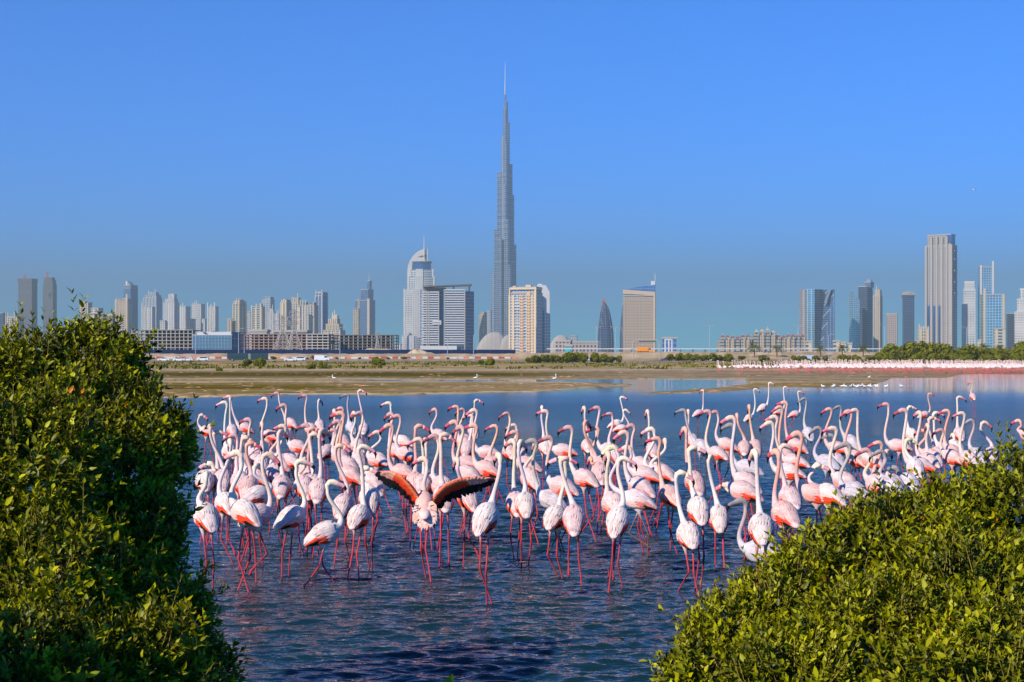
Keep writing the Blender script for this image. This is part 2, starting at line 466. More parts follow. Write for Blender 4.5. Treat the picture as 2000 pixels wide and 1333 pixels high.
def corner(x0, xs, x1, D, k=0.8):
    """plan of a block whose front face spans pixels x0..xs and whose right flank spans xs..x1"""
    a = max(xs-x0, 0.5)*D/F; b = max(x1-xs, 0.0)*D/F
    th = math.atan2(b, a*k)
    w = a/max(math.cos(th), 0.2); d = w*k if b > 0 else w*0.8
    return WX(xs, D), th, w, d

def tower(label, D, tiers, mat='beige', side=None, bands=None, piers=None, cat='tower', name='tower',
          roof=None, spire=None, group=None, k=0.8, band_mat=None, pier_mat=None, caps=None):
    """tiers: (x0, xs, x1, ytop) from the widest, lowest block upwards; every piece stands on its own height"""
    x0, xs, x1, yt = tiers[0]
    X, th, w, d = corner(x0, xs, x1, D, k)
    root = empty(name, (X, D, GZ), -th, label, cat, group)
    R = Matrix.Rotation(th, 3, 'Z')
    prev_top = 0.0
    for i, t in enumerate(tiers):
        tx, tth, tw, td = corner(t[0], t[1], t[2], D, k)
        ztop = WZ(t[3], D) - GZ
        off = R @ Vector((WX(t[1], D) - X, 0, 0))
        # local box: x from -w..0 at the front (y=0) to depth d
        dy = 0.0 if i == 0 else (d - td)*0.5 if td < d else -0.8*i
        ox = off.x
        z0 = prev_top - (2.0 if i else 6.0)
        mb = MB(); mb.box(ox-tw, ox, dy, dy+td, z0, ztop)
        tm = t[4] if len(t) > 4 else mat
        mb.build('tower_block', M[tm] if isinstance(tm, str) else tm, root)
        if bands:
            step, prot, thick = bands
            mb = MB(); z = z0 + step if i else step
            while z < ztop - 1:
                mb.box(ox-tw-prot, ox+prot, dy-prot, dy+td+prot, z, z+thick); z += step
            if mb.v: mb.build('floor_bands', band_mat or m_cream, root)['kind'] = 'stuff'
        if piers:
            n, pw, pp = piers
            for q in range(n):
                c = ox - tw + pw*0.5 + (tw-pw)*q/max(1, n-1)
                mb = MB(); mb.box(c-pw/2, c+pw/2, dy-pp, dy+0.2, z0, ztop+0.8+(rng.choice((0, 2, 5, 9)) if i == len(tiers)-1 else 0)); mb.build('pier', pier_mat or m_cream, root)
            nd = max(2, int(n*td/tw))
            for q in range(nd):
                c = dy + pw*0.5 + (td-pw)*q/max(1, nd-1)
                mb = MB(); mb.box(ox-0.2, ox+pp*0.97, c-pw/2, c+pw/2, z0, ztop+0.75); mb.build('pier', pier_mat or m_cream, root)
        mb = MB()
        pr = 1.2
        mb.box(ox-tw-0.5, ox+0.5, dy-0.5, dy+1.0, ztop-0.5, ztop+pr); mb.box(ox-tw-0.5, ox+0.5, dy+td-1.0, dy+td+0.5, ztop-0.5, ztop+pr)
        mb.box(ox-tw-0.5, ox-tw+1.0, dy+1.0, dy+td-1.0, ztop-0.5, ztop+pr-0.02); mb.box(ox-1.0, ox+0.5, dy+1.0, dy+td-1.0, ztop-0.5, ztop+pr-0.02)
        mb.build('parapet', band_mat or m_grey, root)
        prev_top = ztop
        last = (ox, tw, dy, td, ztop)
    ox, tw, dy, td, zt = last
    if roof:
        for (fx0, fx1, hpx, rm) in roof:          # plant rooms and crowns as fractions of the top block
            mb = MB(); mb.box(ox-tw+tw*fx0, ox-tw+tw*fx1, dy+td*0.2, dy+td*0.75, zt-0.3, zt+hpx*D/F)
            mb.build('roof_house', rm, root)
    if spire:
        fx, hpx, r = spire
        mb = MB(); mb.bar((ox-tw+tw*fx, dy+td*0.4, zt-1), (ox-tw+tw*fx, dy+td*0.4, zt+hpx*D/F), r, 8, r2=r*0.35)
        mb.build('spire', m_white, root, smooth=False)
    return root

def crane(x, y0, y1, D, mat, label, arm=16, flip=1):
    root = empty('tower_crane', (WX(x, D), D-2, WZ(y0, D)), rng.uniform(-.3,.3), label, 'crane')
    mb = MB(); h = (y0-y1)*D/F
    for sx in (-1, 1):
        for sy in (-1, 1): mb.bar((sx*1.1, sy*1.1, -6), (sx*1.1, sy*1.1, h), 0.35, 4)
    n = max(3, int(h/4))
    for i in range(n):
        mb.bar((-1.1, -1.1, h*i/n), (1.1, -1.1, h*(i+1)/n), 0.25, 4); mb.bar((1.1, 1.1, h*i/n), (1.1, -1.1, h*(i+1)/n), 0.25, 4)
    mb.build('mast', mat, root)
    mb = MB(); a = arm*D/F
    mb.bar((-a*0.3*flip, 0, h), (a*flip, 0, h+1), 0.5, 4); mb.bar((0, 0, h), (0, 0, h+6), 0.5, 4)
    mb.bar((0, 0, h+6), (a*0.8*flip, 0, h+1), 0.2, 4); mb.bar((0, 0, h+6), (-a*0.3*flip, 0, h), 0.2, 4)
    mb.box(-a*0.3*flip-1.5, -a*0.3*flip+1.5, -1, 1, h-3, h)
    mb.build('jib', mat, root)

# ---- left-hand cluster
tower('dark unfinished tower with a flared top at the far left', 4300, [(34,62,66,551),(33,62.5,67,545)], 'brown', bands=(16,0.6,1.5), band_mat=m_dgrey, roof=[(0.1,0.3,1.5,m_dgrey)])
tower('slim dark unfinished tower, second from the left, with a red crane', 4300, [(82.5,103,106,556),(84,102,105,548),(85,100,104,543)], 'brown', bands=(16,0.6,1.5), band_mat=m_dgrey)
crane(93, 543, 533, 4250, m_redp, 'red tower crane on top of the slim dark unfinished tower', 7)
crane(49, 545, 540, 4250, m_redp, 'short red crane on the dark flared tower at the far left', 6)
tower('dark narrow block cut by the left edge of the picture', 3300, [(-14,6,8,612)], 'dark')
tower('low beige apartment block at the left edge above the bush', 3000, [(8,33,40,620)], 'beige', piers=(6,1.5,0.6))
tower('beige stepped rooftop block rising behind the left bush', 2900, [(153,172,176,592)], 'beige', roof=[(0.2,0.6,3,m_cream)])
tower('low cream block with a flat box on its roof behind the left bush', 2800, [(175,192,198,603)], 'cream', roof=[(0.1,0.5,2,m_cream)])
tower('cream banded apartment tower with a shaded right flank', 3000, [(224,249,251,588),(225,249,251,585)], 'beige', bands=(4.2,0.4,1.2), piers=(2,3.5,0.9), roof=[(0.55,0.9,2.5,m_cream)])
tower('tall blue glass tower with a white notched crown on the left', 3700, [(238,255,266,563),(239,255,265,558)], 'blue', roof=[(0.0,0.25,9,m_white),(0.3,0.6,6,m_steel)])
tower('bulky grey glass tower with stepped shoulders and a dark cap', 3700, [(278,305,311,582),(281,304,309,577),(286,301,305,572)], 'grey', piers=(5,1.6,0.8), pier_mat=m_steel, roof=[(0.2,0.5,1.5,m_dgrey)])
tower('pale slab apartment block in front of the bulky grey tower', 3100, [(276,297,299,601)], 'white', piers=(4,1.8,0.7), pier_mat=m_white)
tower('white stepped residential tower with a dark pointed lantern', 3300, [(318,340,346,592),(321,338,344,585),(326,337,341,576,'grey')], 'white', piers=(5,1.6,0.7), pier_mat=m_white)
tower('short pale pavilion tower left of the white stepped tower', 3300, [(312,322,323,627)], 'white')
tower('plain pale residential tower right of the stepped white one', 3400, [(347,362,369,600)], 'white', piers=(4,1.6,0.7), pier_mat=m_white)
tower('slender pale residential tower with a small antenna', 3400, [(374,392,397,595)], 'white', piers=(5,1.5,0.8), pier_mat=m_white, spire=(0.5,7,0.5))
tower('low pale wing at the left foot of the slender tower', 3350, [(370,379,381,624)], 'white')
tower('low pale wing at the right foot of the slender tower', 3350, [(391,400,402,624)], 'white')
tower('pale residential tower framed by a square portal top', 3400, [(404,420,424,600)], 'white', piers=(3,2.2,0.9), pier_mat=m_white, roof=[(0.0,1.0,1.0,m_dgrey)])
tower('tall cream and teal tower with a dark right flank, left of the pylons', 2700, [(452,467,479.5,594),(454,467,478,589)], 'cream', piers=(3,2.0,0.8), side='dark', roof=[(0.1,0.35,2,m_cream),(0.6,0.9,3.5,m_grey)])
tower('low pale shoulder beside the cream and teal tower', 2700, [(443,452,453,624)], 'beige')
tower('dull grey box tower between the two cream and teal towers', 2900, [(479,489,492,610)], 'grey')
tower('shorter cream and teal tower with a single roof chimney', 2700, [(490,511,514,600)], 'cream', piers=(3,2.2,0.8), roof=[(0.1,0.7,1.5,m_cream),(0.75,0.9,7,m_cream)])
tower('round-shouldered blue grey tower with a flat dark cap', 3500, [(510,528,534,586),(513,527,531,581)], 'grey', roof=[(0,1,0.8,m_dgrey)])
tower('cluster tower of small white pinnacles', 3400, [(523,534,536,610),(526,532,534,604)], 'white', piers=(3,1.2,0.8), pier_mat=m_white)
tower('small white pinnacle tower behind the left pylon', 3300, [(536,544,546,614)], 'white', piers=(3,1.2,0.8), pier_mat=m_white)
tower('cream and teal tower with a dark flank directly behind the pylons', 2700, [(546,559,567,592),(548,558,565,587)], 'cream', piers=(3,2.0,0.8), roof=[(0.2,0.6,2.5,m_cream)])
tower('tower with a cream block crown on white shafts', 2800, [(567,583,586,592),(569,582,584,583,'cream')], 'white', piers=(4,1.5,0.9), pier_mat=m_cream)
tower('wide brown tower with a cream portal frame and dark hipped roofs', 2600, [(585,613,618,597)], 'grey', piers=(6,1.6,1.0), roof=[(0.05,0.35,6,m_dgrey),(0.65,0.98,6,m_dgrey)])
tower('slim cream fin standing before the wide brown tower', 2580, [(580,586,587,599)], m_cream)
tower('blue glass tower with a bright corner frame right of the pylons', 3000, [(614,629,639,578),(615,629,638,572)], 'blue', piers=(3,1.3,0.8), pier_mat=m_white, roof=[(0.1,0.6,2,m_white)])
tower('beige stepped pyramid block with rounded tops', 2600, [(631,664,671,646),(635,660,667,634),(640,655,663,624),(645,654,658,617)], 'beige', piers=(5,1.8,0.7))
# blue tower with spire and beige fins
r_ = tower('dark blue stepped glass tower with a white needle spire', 3600, [(692,717,731,587),(702,716,727,566),(710,716,719,549)], 'blue', spire=(0.45,15,0.9))
tower('beige half-round fin tower at the foot of the needle-spired blue tower', 3500, [(689,700,702,604),(697,701.5,702,585)], 'beige')
tower('bright cream slab fin in front of the needle-spired blue tower', 3500, [(717,721.5,722,584)], m_cream)

# ---- the white hotel tower with a sail crown
def sail_tower():
    D = 3600
    root = empty('sail_tower', (WX(820, D), D, GZ), 0, 'white tower with a quarter-circle sail crown and needle mast', 'tower')
    def L(px): return WX(px, D) - WX(820, D)
    def H(py): return WZ(py, D) - GZ
    def block(nm, x0, x1, yb, yt, y0, dep, mat, curve=0.0):
        mb = MB(); n = 10
        a, b = L(x0), L(x1)
        poly = [(a+(b-a)*i/n, y0 - curve*math.sin(math.pi*i/n)) for i in range(n+1)] + [(b, y0+dep), (a, y0+dep)]
        mb.prism(poly, H(yb), H(yt)); mb.build(nm, mat, root)
        return poly
    spec = [('tower_block', 786.5, 826, 700, 657, -6, 40, 8), ('tower_block', 789.5, 846, 660, 566, 0, 44, 10), ('tower_block', 797, 848.5, 570, 541, 3, 38, 8), ('tower_block', 800, 846, 545, 527, 6, 32, 8)]
    for nm, a, b, yb, yt, y0, dep, cv in spec:
        poly = block(nm, a, b, yb, yt, y0, dep, M['grey'], cv)
        mb = MB(); z = H(yb)+3
        while z < H(yt)-1:
            mb.prism([(p[0]*1.012, p[1]-0.8) for p in poly[:11]] + [(poly[11][0], poly[11][1]), (poly[12][0], poly[12][1])], z, z+2.0); z += 4.4
        mb.build('floor_bands', m_white, root)['kind'] = 'stuff'
        ks = [0.0, 0.02, 0.30, 0.36, 0.42, 0.48, 0.54, 0.98]
        for kf in ks:
            i = kf*10; i0 = min(9, int(i)); f_ = i-i0
            x = poly[i0][0]*(1-f_)+poly[i0+1][0]*f_; y = poly[i0][1]*(1-f_)+poly[i0+1][1]*f_
            mb = MB(); mb.box(x-1.6, x+1.6, y-1.9, y+1, H(yb), H(yt)+1.5); mb.build('pier', m_white, root)
    block('glass_drum', 805, 841, 530, 512, 10, 26, m_blueg, 9)
    block('drum_roof', 804, 842, 512.5, 510.5, 9, 28, m_dgrey, 10)
    # the sail: quarter arch, 9 m thick
    mb = MB()
    pts = [(793.5, 565), (793.5, 530)]
    for i in range(1, 15):
        t = i/14*math.pi/2
        pts.append((793.5+40.5*(1-math.cos(t)), 530-46*math.sin(t)))
    pts += [(834, 515), (803, 515), (800, 565)]
    mb.extrude_xz([(L(a), H(b)) for a, b in reversed(pts)], 34, 43)
    mb.build('sail_crown', m_white, root)
    mb = MB(); mb.extrude_xz([(L(815), H(500)), (L(831), H(500.5)), (L(831), H(496.5)), (L(824), H(497.5))], 32.5, 36)
    mb.build('crown_slot', m_dgrey, root)
    mb = MB(); mb.bar((L(827), 30, H(505)), (L(827), 30, H(460)), 1.7, 8, r2=0.9); mb.build('mast', m_white, root)
sail_tower()

# ---- banded hotel slab
def banded_hotel():
    D = 1900
    root = empty('banded_hotel', (WX(868, D), D, GZ), 0, 'twin-slab hotel with white balcony bands and a raked roof canopy', 'hotel')
    def L(px): return WX(px, D) - WX(868, D)
    def H(py): return WZ(py, D) - GZ
    def slab(a, b, yt, y0, dep, mat):
        mb = MB(); mb.box(L(a), L(b), y0, y0+dep, -6, H(yt)); mb.build('tower_block', mat, root)
    slab(828, 857.5, 571, 0, 20, M['dark']); slab(868, 908.5, 567, -4, 22, M['dark']); slab(857.5, 868, 565, 8, 12, M['dark'])
    slab(821, 828, 577, 3, 16, M['grey'])
    mb = MB(); mb.prism([(L(908.6), -3), (L(925), 12), (L(925), 26), (L(908.6), 17.9)], -6, H(569)); mb.build('glass_wing', M['blue'], root)
    me = {}
    for (a, b, yt, y0) in ((825, 858, 571, 0), (867.5, 909, 567, -4)):
        mb = MB(); mb.box(L(a)-L((a+b)/2), L(b)-L((a+b)/2), -1.7, 0.3, 0, 1.35)
        bm = mb.mesh('balcony_band', m_white)
        y = yt+1
        while y < 676:
            o = link('balcony_band', bm, root, (L((a+b)/2), y0, H(y)))
            y += 4.55
    for (a, y0, yt) in ((834, 0, 571), (838, 0, 571), (857, 0, 571), (868, -4, 567), (908, -4, 567)):
        mb = MB(); mb.box(L(a)-0.6, L(a)+0.6, y0-2.0, y0+0.5, 0, H(yt)+1); mb.build('wall_fin', m_grey, root)
    mb = MB(); mb.extrude_xz([(L(826), H(561.5)), (L(826), H(559.5)), (L(872), H(557)), (L(921), H(555)), (L(920), H(558)), (L(872), H(559.5))][::-1], -6, 20)
    mb.build('roof_canopy', m_dgrey, root)
    mb = MB(); mb.box(L(828), L(870), 2, 16, H(571), H(562)); mb.build('roof_house', m_dgrey, root)
    mb = MB(); mb.box(L(884), L(887), 2, 6, H(567), H(557)); mb.box(L(915), L(918), 2, 6, H(569), H(556)); mb.build('canopy_posts', m_grey, root)
    mb = MB(); mb.box(L(845), L(862), -2.8, -2.2, H(634.5), H(626.5)); mb.build('sign_board', m_white, root)
    mb = MB()
    rr = random.Random(4)
    x = 846.5
    mb.bar((L(847.2), -3.0, H(630.5)), (L(847.2), -2.9, H(630.5)), 0.9, 8)
    for i in range(6):       # lettering: illegible grey-blue strokes at this distance
        mb.box(L(849.5+i*1.9), L(850.6+i*1.9), -2.95, -2.85, H(632.2), H(629.2+rr.random()*0.8))
    mb.build('sign_lettering', plain('sign_blue_grey', (0.12,0.16,0.28), 0.6), root)
    mb = MB(); mb.box(L(822), L(893), -14, -6, -3, H(676)); mb.build('podium', m_white, root)
banded_hotel()

# ---- the supertall needle
def supertall():
    D = 4330
    root = empty('supertall_tower', (WX(986.8, D), D, GZ), 0, 'extremely tall stepped silver needle tower with a thin spire', 'tower')
    def L(px): return (px-986.8)*D/F
    def H(py): return WZ(py, D) - GZ
    def lobe(nm, edge, xin, ytop, depth, seg=20, ybase=700):
        """rounded-end shaft between the outer edge pixel and an inner pixel"""
        r = abs(edge-xin)*0.5*D/F; c = L((edge+xin)/2)
        poly = [(c+r*math.cos(2*math.pi*i/seg), depth+r*1.15*math.sin(2*math.pi*i/seg)) for i in range(seg)]
        mb = MB(); mb.prism(poly, H(ybase), H(ytop))
        mb.build(nm, M['silver'], root)
        mb = MB(); z = 12.0                 # projecting spandrel rings
        p2 = [(c+(r+0.5)*math.cos(2*math.pi*i/seg), depth+(r*1.15+0.5)*math.sin(2*math.pi*i/seg)) for i in range(seg)]
        while z < H(ytop)-4:
            mb.prism(p2, z, z+0.9); z += 8.2
        mb.prism(p2, H(ytop)-1.5, H(ytop)+1.2)
        if mb.v: mb.build('spandrel_rings', m_bsteel, root)['kind'] = 'stuff'
        for yb in (344, 421, 512, 586):
            if yb > ytop+3:
                mb = MB(); p3 = [(c+(r+0.8)*math.cos(2*math.pi*i/seg), depth+(r*1.15+0.8)*math.sin(2*math.pi*i/seg)) for i in range(seg)]
                mb.prism(p3, H(yb+1.2), H(yb-1.2)); mb.build('plant_floor', m_dgrey if False else m_bsteel, root)
    # left wing, right wing, front wing, core: (outer edge, inner edge, top, depth)
    for e, i, t, d in ((982.4,991,213.5,2),(979,989,267.5,4),(971,985,338,10),(965,979,448.5,16),(960.3,974,535,22),(955.5,965,605,28)):
        lobe('wing_shaft', e, i, t, d)
    for e, i, t, d in ((992.3,985,201,3),(995.6,986,240.5,6),(1001,988,321.5,14),(1004.3,990,381,20),(1008.4,994,478,28)):
        lobe('wing_shaft', e, i, t, d)
    for e, i, t, d in ((993,983,281,-8),(992,982.5,364,-14),(996,986,432,-20),(983,973,470,-18),(1000,990,520,-24)):
        lobe('wing_shaft', e, i, t, d)
    lobe('core_shaft', 984.9, 988.9, 186, 0)
    mb = MB()
    mb.bar((0, 0, H(188)), (0, 0, H(150)), 2.7, 10, r2=1.3); mb.bar((0, 0, H(150)), (0, 0, H(122)), 1.2, 8, r2=0.35)
    mb.build('spire', m_steel, root)
    mb = MB(); mb.bar((L(992), 4, H(240.2)), (L(997.5), 2, H(240.0)), 0.7, 5); mb.build('crane_jib', m_dgrey, root)
supertall()
tower('small round-topped beige tower at the foot of the supertall', 3800, [(935,945,951,616),(937,945,949,611)], 'beige', roof=[(0.1,0.8,1.2,m_cream)])
tower('low grey podium shaft touching the left of the supertall', 4200, [(951,958,960,607)], 'grey')

def shell_roof(label, x0, x1, ytop, D, skew=0.0):
    root = empty('shell_hall', (WX((x0+x1)/2, D), D, GZ), 0, label, 'hall')
    hw = (x1-x0)/2*D/F; h = WZ(ytop, D)-GZ
    mb = MB(); n, m_ = 16, 8
    v = []; f = []
    for j in range(m_+1):
        for i in range(n+1):
            a = -1+2*i/n; b = -1+2*j/m_
            zz = h*max(0, 1-abs(a-skew*(1-a*a))**2.6)**0.6*max(0, 1-abs(b)**2.5)**0.6
            v.append((a*hw, b*hw*0.5, zz))
    for j in range(m_):
        for i in range(n): f.append((j*(n+1)+i, j*(n+1)+i+1, (j+1)*(n+1)+i+1, (j+1)*(n+1)+i))
    mb.add(v, f); mb.build('roof_shell', m_dome, root, smooth=True)
    mb = MB()
    for i in range(1, 8):
        a = -1+2*i/8
        pts = [(a*hw, (-1+2*j/m_)*hw*0.5, h*max(0, 1-abs(a-skew*(1-a*a))**2.6)**0.6*max(0, 1-abs(-1+2*j/m_)**2.5)**0.6+0.2) for j in range(m_+1)]
        for p, q in zip(pts, pts[1:]): mb.bar(p, q, 0.35, 4)
    mb.build('roof_ribs', m_grey, root)
shell_roof('broad pale vaulted hall roof at the foot of the supertall', 927, 993, 648.5, 3000, 0.25)
shell_roof('pale low vaulted roof peeking left of the beige portal tower', 975, 1010, 655, 2900)
shell_roof('pale vaulted roof right of the white gabled tower', 1070, 1116, 654.5, 2800, 0.15)
tower('dark grey box beside the pale vaulted roof', 2800, [(1113,1126,1128,657)], 'grey')
tower('low tan warehouse on the sandy plain', 1500, [(1085,1114,1118,667)], 'rose', cat='warehouse', name='warehouse')
tower('long low tan warehouse left of the curved glass tower', 1500, [(1119,1168,1170,669)], 'rose', cat='warehouse', name='warehouse')
tower('small turquoise container shed on the plain', 1100, [(1103,1117,1118,676)], plain('turquoise_sheet', (0.05,0.42,0.45), 0.6), cat='shed', name='shed')

# ---- beige portal tower and the white gabled one
def portal_tower():
    D = 1900
    r = tower('beige apartment tower with orange brick piers and a portal roof', D, [(994.5,1047,1060,573),(997,1046,1058,562)], 'grey', k=0.7, cat='tower')
    X, th, w, d = corner(994.5, 1047, 1060, D, 0.7)
    def H(py): return WZ(py, D)-GZ
    mo = plain('orange_brick', (0.70,0.46,0.27), 0.85, scale=0.3); mcr = plain('sand_render', (0.72,0.55,0.36), 0.85, scale=0.2)
    for fx, wd in ((0.02,2.2),(0.16,2.6),(0.47,5.0),(0.73,5.0),(0.86,2.0),(0.965,3.0)):
        mb = MB(); c = -w+w*fx; mb.box(c-wd/2, c+wd/2, -1.4, 0.3, -5, H(577)+rng.uniform(0, 5)); mb.build('brick_pier', mo if wd > 4 else mcr, r)
        if wd > 4:
            mb = MB(); z = 4
            while z < H(580): mb.box(c-1.7, c-0.5, -1.6, -1.3, z, z+1.6); mb.box(c+0.5, c+1.7, -1.6, -1.3, z, z+1.6); z += 3.6
            mb.build('pier_windows', m_dgrey, r)['kind'] = 'stuff'
    mb = MB(); z = 3
    while z < H(577):
        for a, b in ((0.20,0.42),(0.53,0.66),(0.79,0.84),(0.88,0.94),(0.04,0.13)): mb.box(-w+w*a, -w+w*b, -1.1, 0.2, z, z+1.1)
        z += 3.6
    mb.build('balcony_bands', m_white, r)['kind'] = 'stuff'
    mb = MB(); mb.box(-w*0.99, 0.8, -1.8, d*0.9, H(565.5), H(562)); mb.box(-w*0.99, -w*0.95, -1.6, 2, H(577), H(565)); mb.box(-w*0.05, 0.6, -1.6, 2, H(640), H(565.6))
    mb.build('roof_portal', mcr, r)
    mb = MB(); mb.box(-w*0.90, -w*0.78, 3, 9, H(562), H(558)); mb.box(-w*0.42, -w*0.22, 3, 9, H(562), H(556.5)); mb.build('roof_house', mcr, r)
portal_tower()
def gable_tower():
    D = 2100
    root = empty('gabled_tower', (WX(1061, D), D, GZ), 0, 'white tower with a sloping top behind the beige portal tower', 'tower')
    def L(px): return WX(px, D)-WX(1061, D)
    def H(py): return WZ(py, D)-GZ
    mb = MB(); mb.extrude_xz([(L(1049),-5),(L(1073.5),-5),(L(1073.5),H(570.5)),(L(1066),H(557.5)),(L(1049),H(557.5))], 0, 26); mb.build('tower_block', m_white, root)
    mb = MB(); mb.extrude_xz([(L(1048),-5),(L(1059),-5),(L(1059),H(577)),(L(1048),H(577))], -6, 0); mb.build('glass_wing', M['blue'], root)
    mb = MB(); mb.extrude_xz([(L(1059),-5),(L(1074.5),-5),(L(1074.5),H(614)),(L(1070),H(612)),(L(1059),H(606))], -3, -0.1); mb.build('glass_wing', M['dark'], root)
    mb = MB(); mb.box(L(1050.5), L(1059), 4, 12, H(557.5), H(554.5)); mb.build('roof_house', m_white, root)
gable_tower()

# ---- curved glass towers, sloping-top office
def bullet(label, x0, x1, ytop, D, xpeak, mat):
    root = empty('curved_tower', (WX(xpeak, D), D, GZ), 0, label, 'tower')
    def L(px): return WX(px, D)-WX(xpeak, D)
    H = WZ(ytop, D)-GZ
    rows = 14; mb = MB(); seg = 16; v = []; f = []
    for j in range(rows+1):
        t = j/rows
        s = (1-t**2.9)**0.62 if j < rows else 0.06
        bul = 1+0.05*math.sin(math.pi*min(1, t*1.4))
        a = L(x0)*s*bul; b = L(x1)*s*bul
        c = (a+b)/2; r = (b-a)/2
        for i in range(seg):
            an = 2*math.pi*i/seg; v.append((c+r*math.cos(an), r*0.8*math.sin(an), -5+(H+5)*t))
    for j in range(rows):
        for i in range(seg): f.append((j*seg+i, j*seg+(i+1) % seg, (j+1)*seg+(i+1) % seg, (j+1)*seg+i))
    mb.add(v, f); mb.build('tower_block', M[mat], root)
    mb = MB()
    for i in range(0, seg, 2):
        for j in range(rows-1):
            mb.bar(v[j*seg+i], v[(j+1)*seg+i], 0.5, 4)
    mb.build('diagrid_ribs', m_bsteel, root)['kind'] = 'stuff'
bullet('blue glass tower tapering to a point like a bullet, under construction', 1168, 1198, 590, 2600, 1180, 'dark')
crane(1179, 596, 589, 2560, m_redp, 'small red crane on the bullet-shaped glass tower', 5)
bullet('sliver of a curved dark tower half hidden by the tan office tower', 1211, 1232, 585, 2700, 1221, 'dark')
def wedge_office():
    D = 2200
    r = tower('broad tan grid-fronted office tower with a sloping glass top', D, [(1218,1279,1283,578)], 'rose', k=0.5)
    X, th, w, d = corner(1218, 1279, 1283, D, 0.5)
    def H(py): return WZ(py, D)-GZ
    mcr = plain('pale_orange_stone', (0.54,0.43,0.31), 0.8, scale=0.1)
    for i in range(22):
        c = -w+w*i/21; mb = MB(); mb.box(c-0.35, c+0.35, -0.7, 0.2, 0, H(583)); mb.build('pier', mcr, r)
    mb = MB(); z = 4
    while z < H(584): mb.box(-w, 0, -0.5, 0.15, z, z+0.9); z += 4.0
    mb.build('floor_bands', mcr, r)['kind'] = 'stuff'
    mb = MB(); mb.extrude_xz([(-w-0.5,H(574)),(0.5,H(577.5)),(0.5,H(571)),(-w-0.5,H(565.5))], -1.5, d); mb.build('cornice_beam', mcr, r)
    mb = MB(); mb.box(-w*0.045, 0.6, -1.6, d, -5, H(573)); mb.box(-w*0.33, -w*0.045, -1.4, 0.5, H(578.5), H(575)); mb.build('corner_pier', mcr, r)
    mb = MB(); mb.extrude_xz([(-w,H(565.8)),(0,H(571)),(0,H(556)),(-w*0.15,H(557.5)),(-w*0.9,H(564))], 2, d-1); mb.build('glass_crown', M['blue'], r)
    mb = MB(); mb.box(-w*0.13, 0.2, d*0.3, d*0.6, H(557), H(549)); mb.bar((0, d*0.5, H(556)), (0, d*0.5, H(534)), 0.45, 6); mb.build('crown_fin', m_white, r)
wedge_office()
tower('low dark glass block right of the tan office tower', 1500, [(1293,1322,1324,661)], 'blue')
mb = MB(); D_ = 1000
for x in (1299, 1306, 1312): mb.box(WX(x,D_)-0.4, WX(x,D_)+0.4, D_-0.4, D_+0.4, 3, WZ(663,D_))
mb.box(WX(1298,D_), WX(1313,D_), D_-0.5, D_+0.5, WZ(664.5,D_), WZ(662.5,D_))
tag(mb.build('gate_frame', m_white), 'white portal frame on the plain before the low dark block', 'frame')

# ---- palace-like blocks
def palace(label, x0, x1, ytop, D, n, roofm):
    root = empty('palace_block', (WX(x0, D), D, GZ), 0, label, 'building')
    w = (x1-x0)*D/F; H = WZ(ytop, D)-GZ
    mb = MB(); mb.box(0, w, 0, 30, -5, H*0.82); mb.build('wall', M['beige'], root)
    for i in range(n):
        c = w*(i+0.5)/n; hw = w/n*rng.uniform(.2,.3); hh = H*rng.uniform(0.88, 1.0)
        mb = MB(); mb.box(c-hw, c+hw, -2, 12, -5, hh); mb.build('bay', M['beige'], root)
        mb = MB(); mb.prism([(c-hw-.6,-2.6),(c+hw+.6,-2.6),(c+hw+.6,12.6),(c-hw-.6,12.6)], hh, hh+H*0.10, top=[(c-.3,4.7),(c+.3,4.7),(c+.3,5.3),(c-.3,5.3)])
        rf = mb.build('roof', roofm, root)
        if i % 2 == 0:
            mb = MB(); mb.bar((c, 5, hh+H*.08), (c, 5, hh+H*.17), 0.35, 5); mb.build('finial', m_white, rf)
palace('beige palace-like block with red hipped roofs, leftmost of three', 1407, 1467, 657, 2000, 6, m_redroof)
palace('tallest beige palace-like block with a stepped centre and plain tops', 1473, 1517, 646, 2000, 4, m_cream)
palace('long low beige palace-like block with red roofs beside the folded glass tower', 1517, 1574, 655, 2000, 6, m_redroof)

# ---- right-hand cluster
def folded_tower():
    D = 2900
    root = empty('folded_tower', (WX(1598, D), D, GZ), 0, 'folded blue glass office tower with slanting facets', 'tower')
    def L(px): return WX(px, D)-WX(1598, D)
    def H(py): return WZ(py, D)-GZ
    mb = MB(); mb.prism([(L(1569),6),(L(1574),0),(L(1574),40),(L(1569),40)], -5, H(566)); mb.build('corner_strip', M['stonegrey'], root)
    mb = MB(); mb.prism([(L(1575),0),(L(1590),-6),(L(1590),40),(L(1575),40)], -5, H(565)); mb.build('tower_block', M['teal'], root)
    mb = MB(); mb.prism([(L(1590.2),-4),(L(1610),8),(L(1610),40),(L(1590.2),40)], -5, H(565.5)); mb.build('tower_block', M['dark'], root)
    mb = MB(); mb.prism([(L(1600),3),(L(1629),-8),(L(1629),40),(L(1610.2),40),(L(1610.2),8)], -5, H(566), top=[(L(1614),10),(L(1629),-8),(L(1629),40),(L(1614.2),40),(L(1614.1),12)]); mb.build('tower_block', M['blue'], root)
    mb = MB(); mb.extrude_xz([(L(1608),H(592)),(L(1612),H(592)),(L(1622),H(566)),(L(1618),H(566))], -8.6, -2); mb.build('facet_fin', m_steel, root)
folded_tower()
def slant_cluster():
    D = 3000
    root = empty('slanted_tower', (WX(1672, D), D, GZ), 0, 'pale teal tower with a sharply slanted top', 'tower')
    def L(px): return WX(px, D)-WX(1672, D)
    def H(py): return WZ(py, D)-GZ
    mb = MB(); mb.extrude_xz([(L(1664),-5),(L(1679.5),-5),(L(1679.5),H(586)),(L(1664),H(570))], 0, 25); mb.build('tower_block', M['teal'], root)
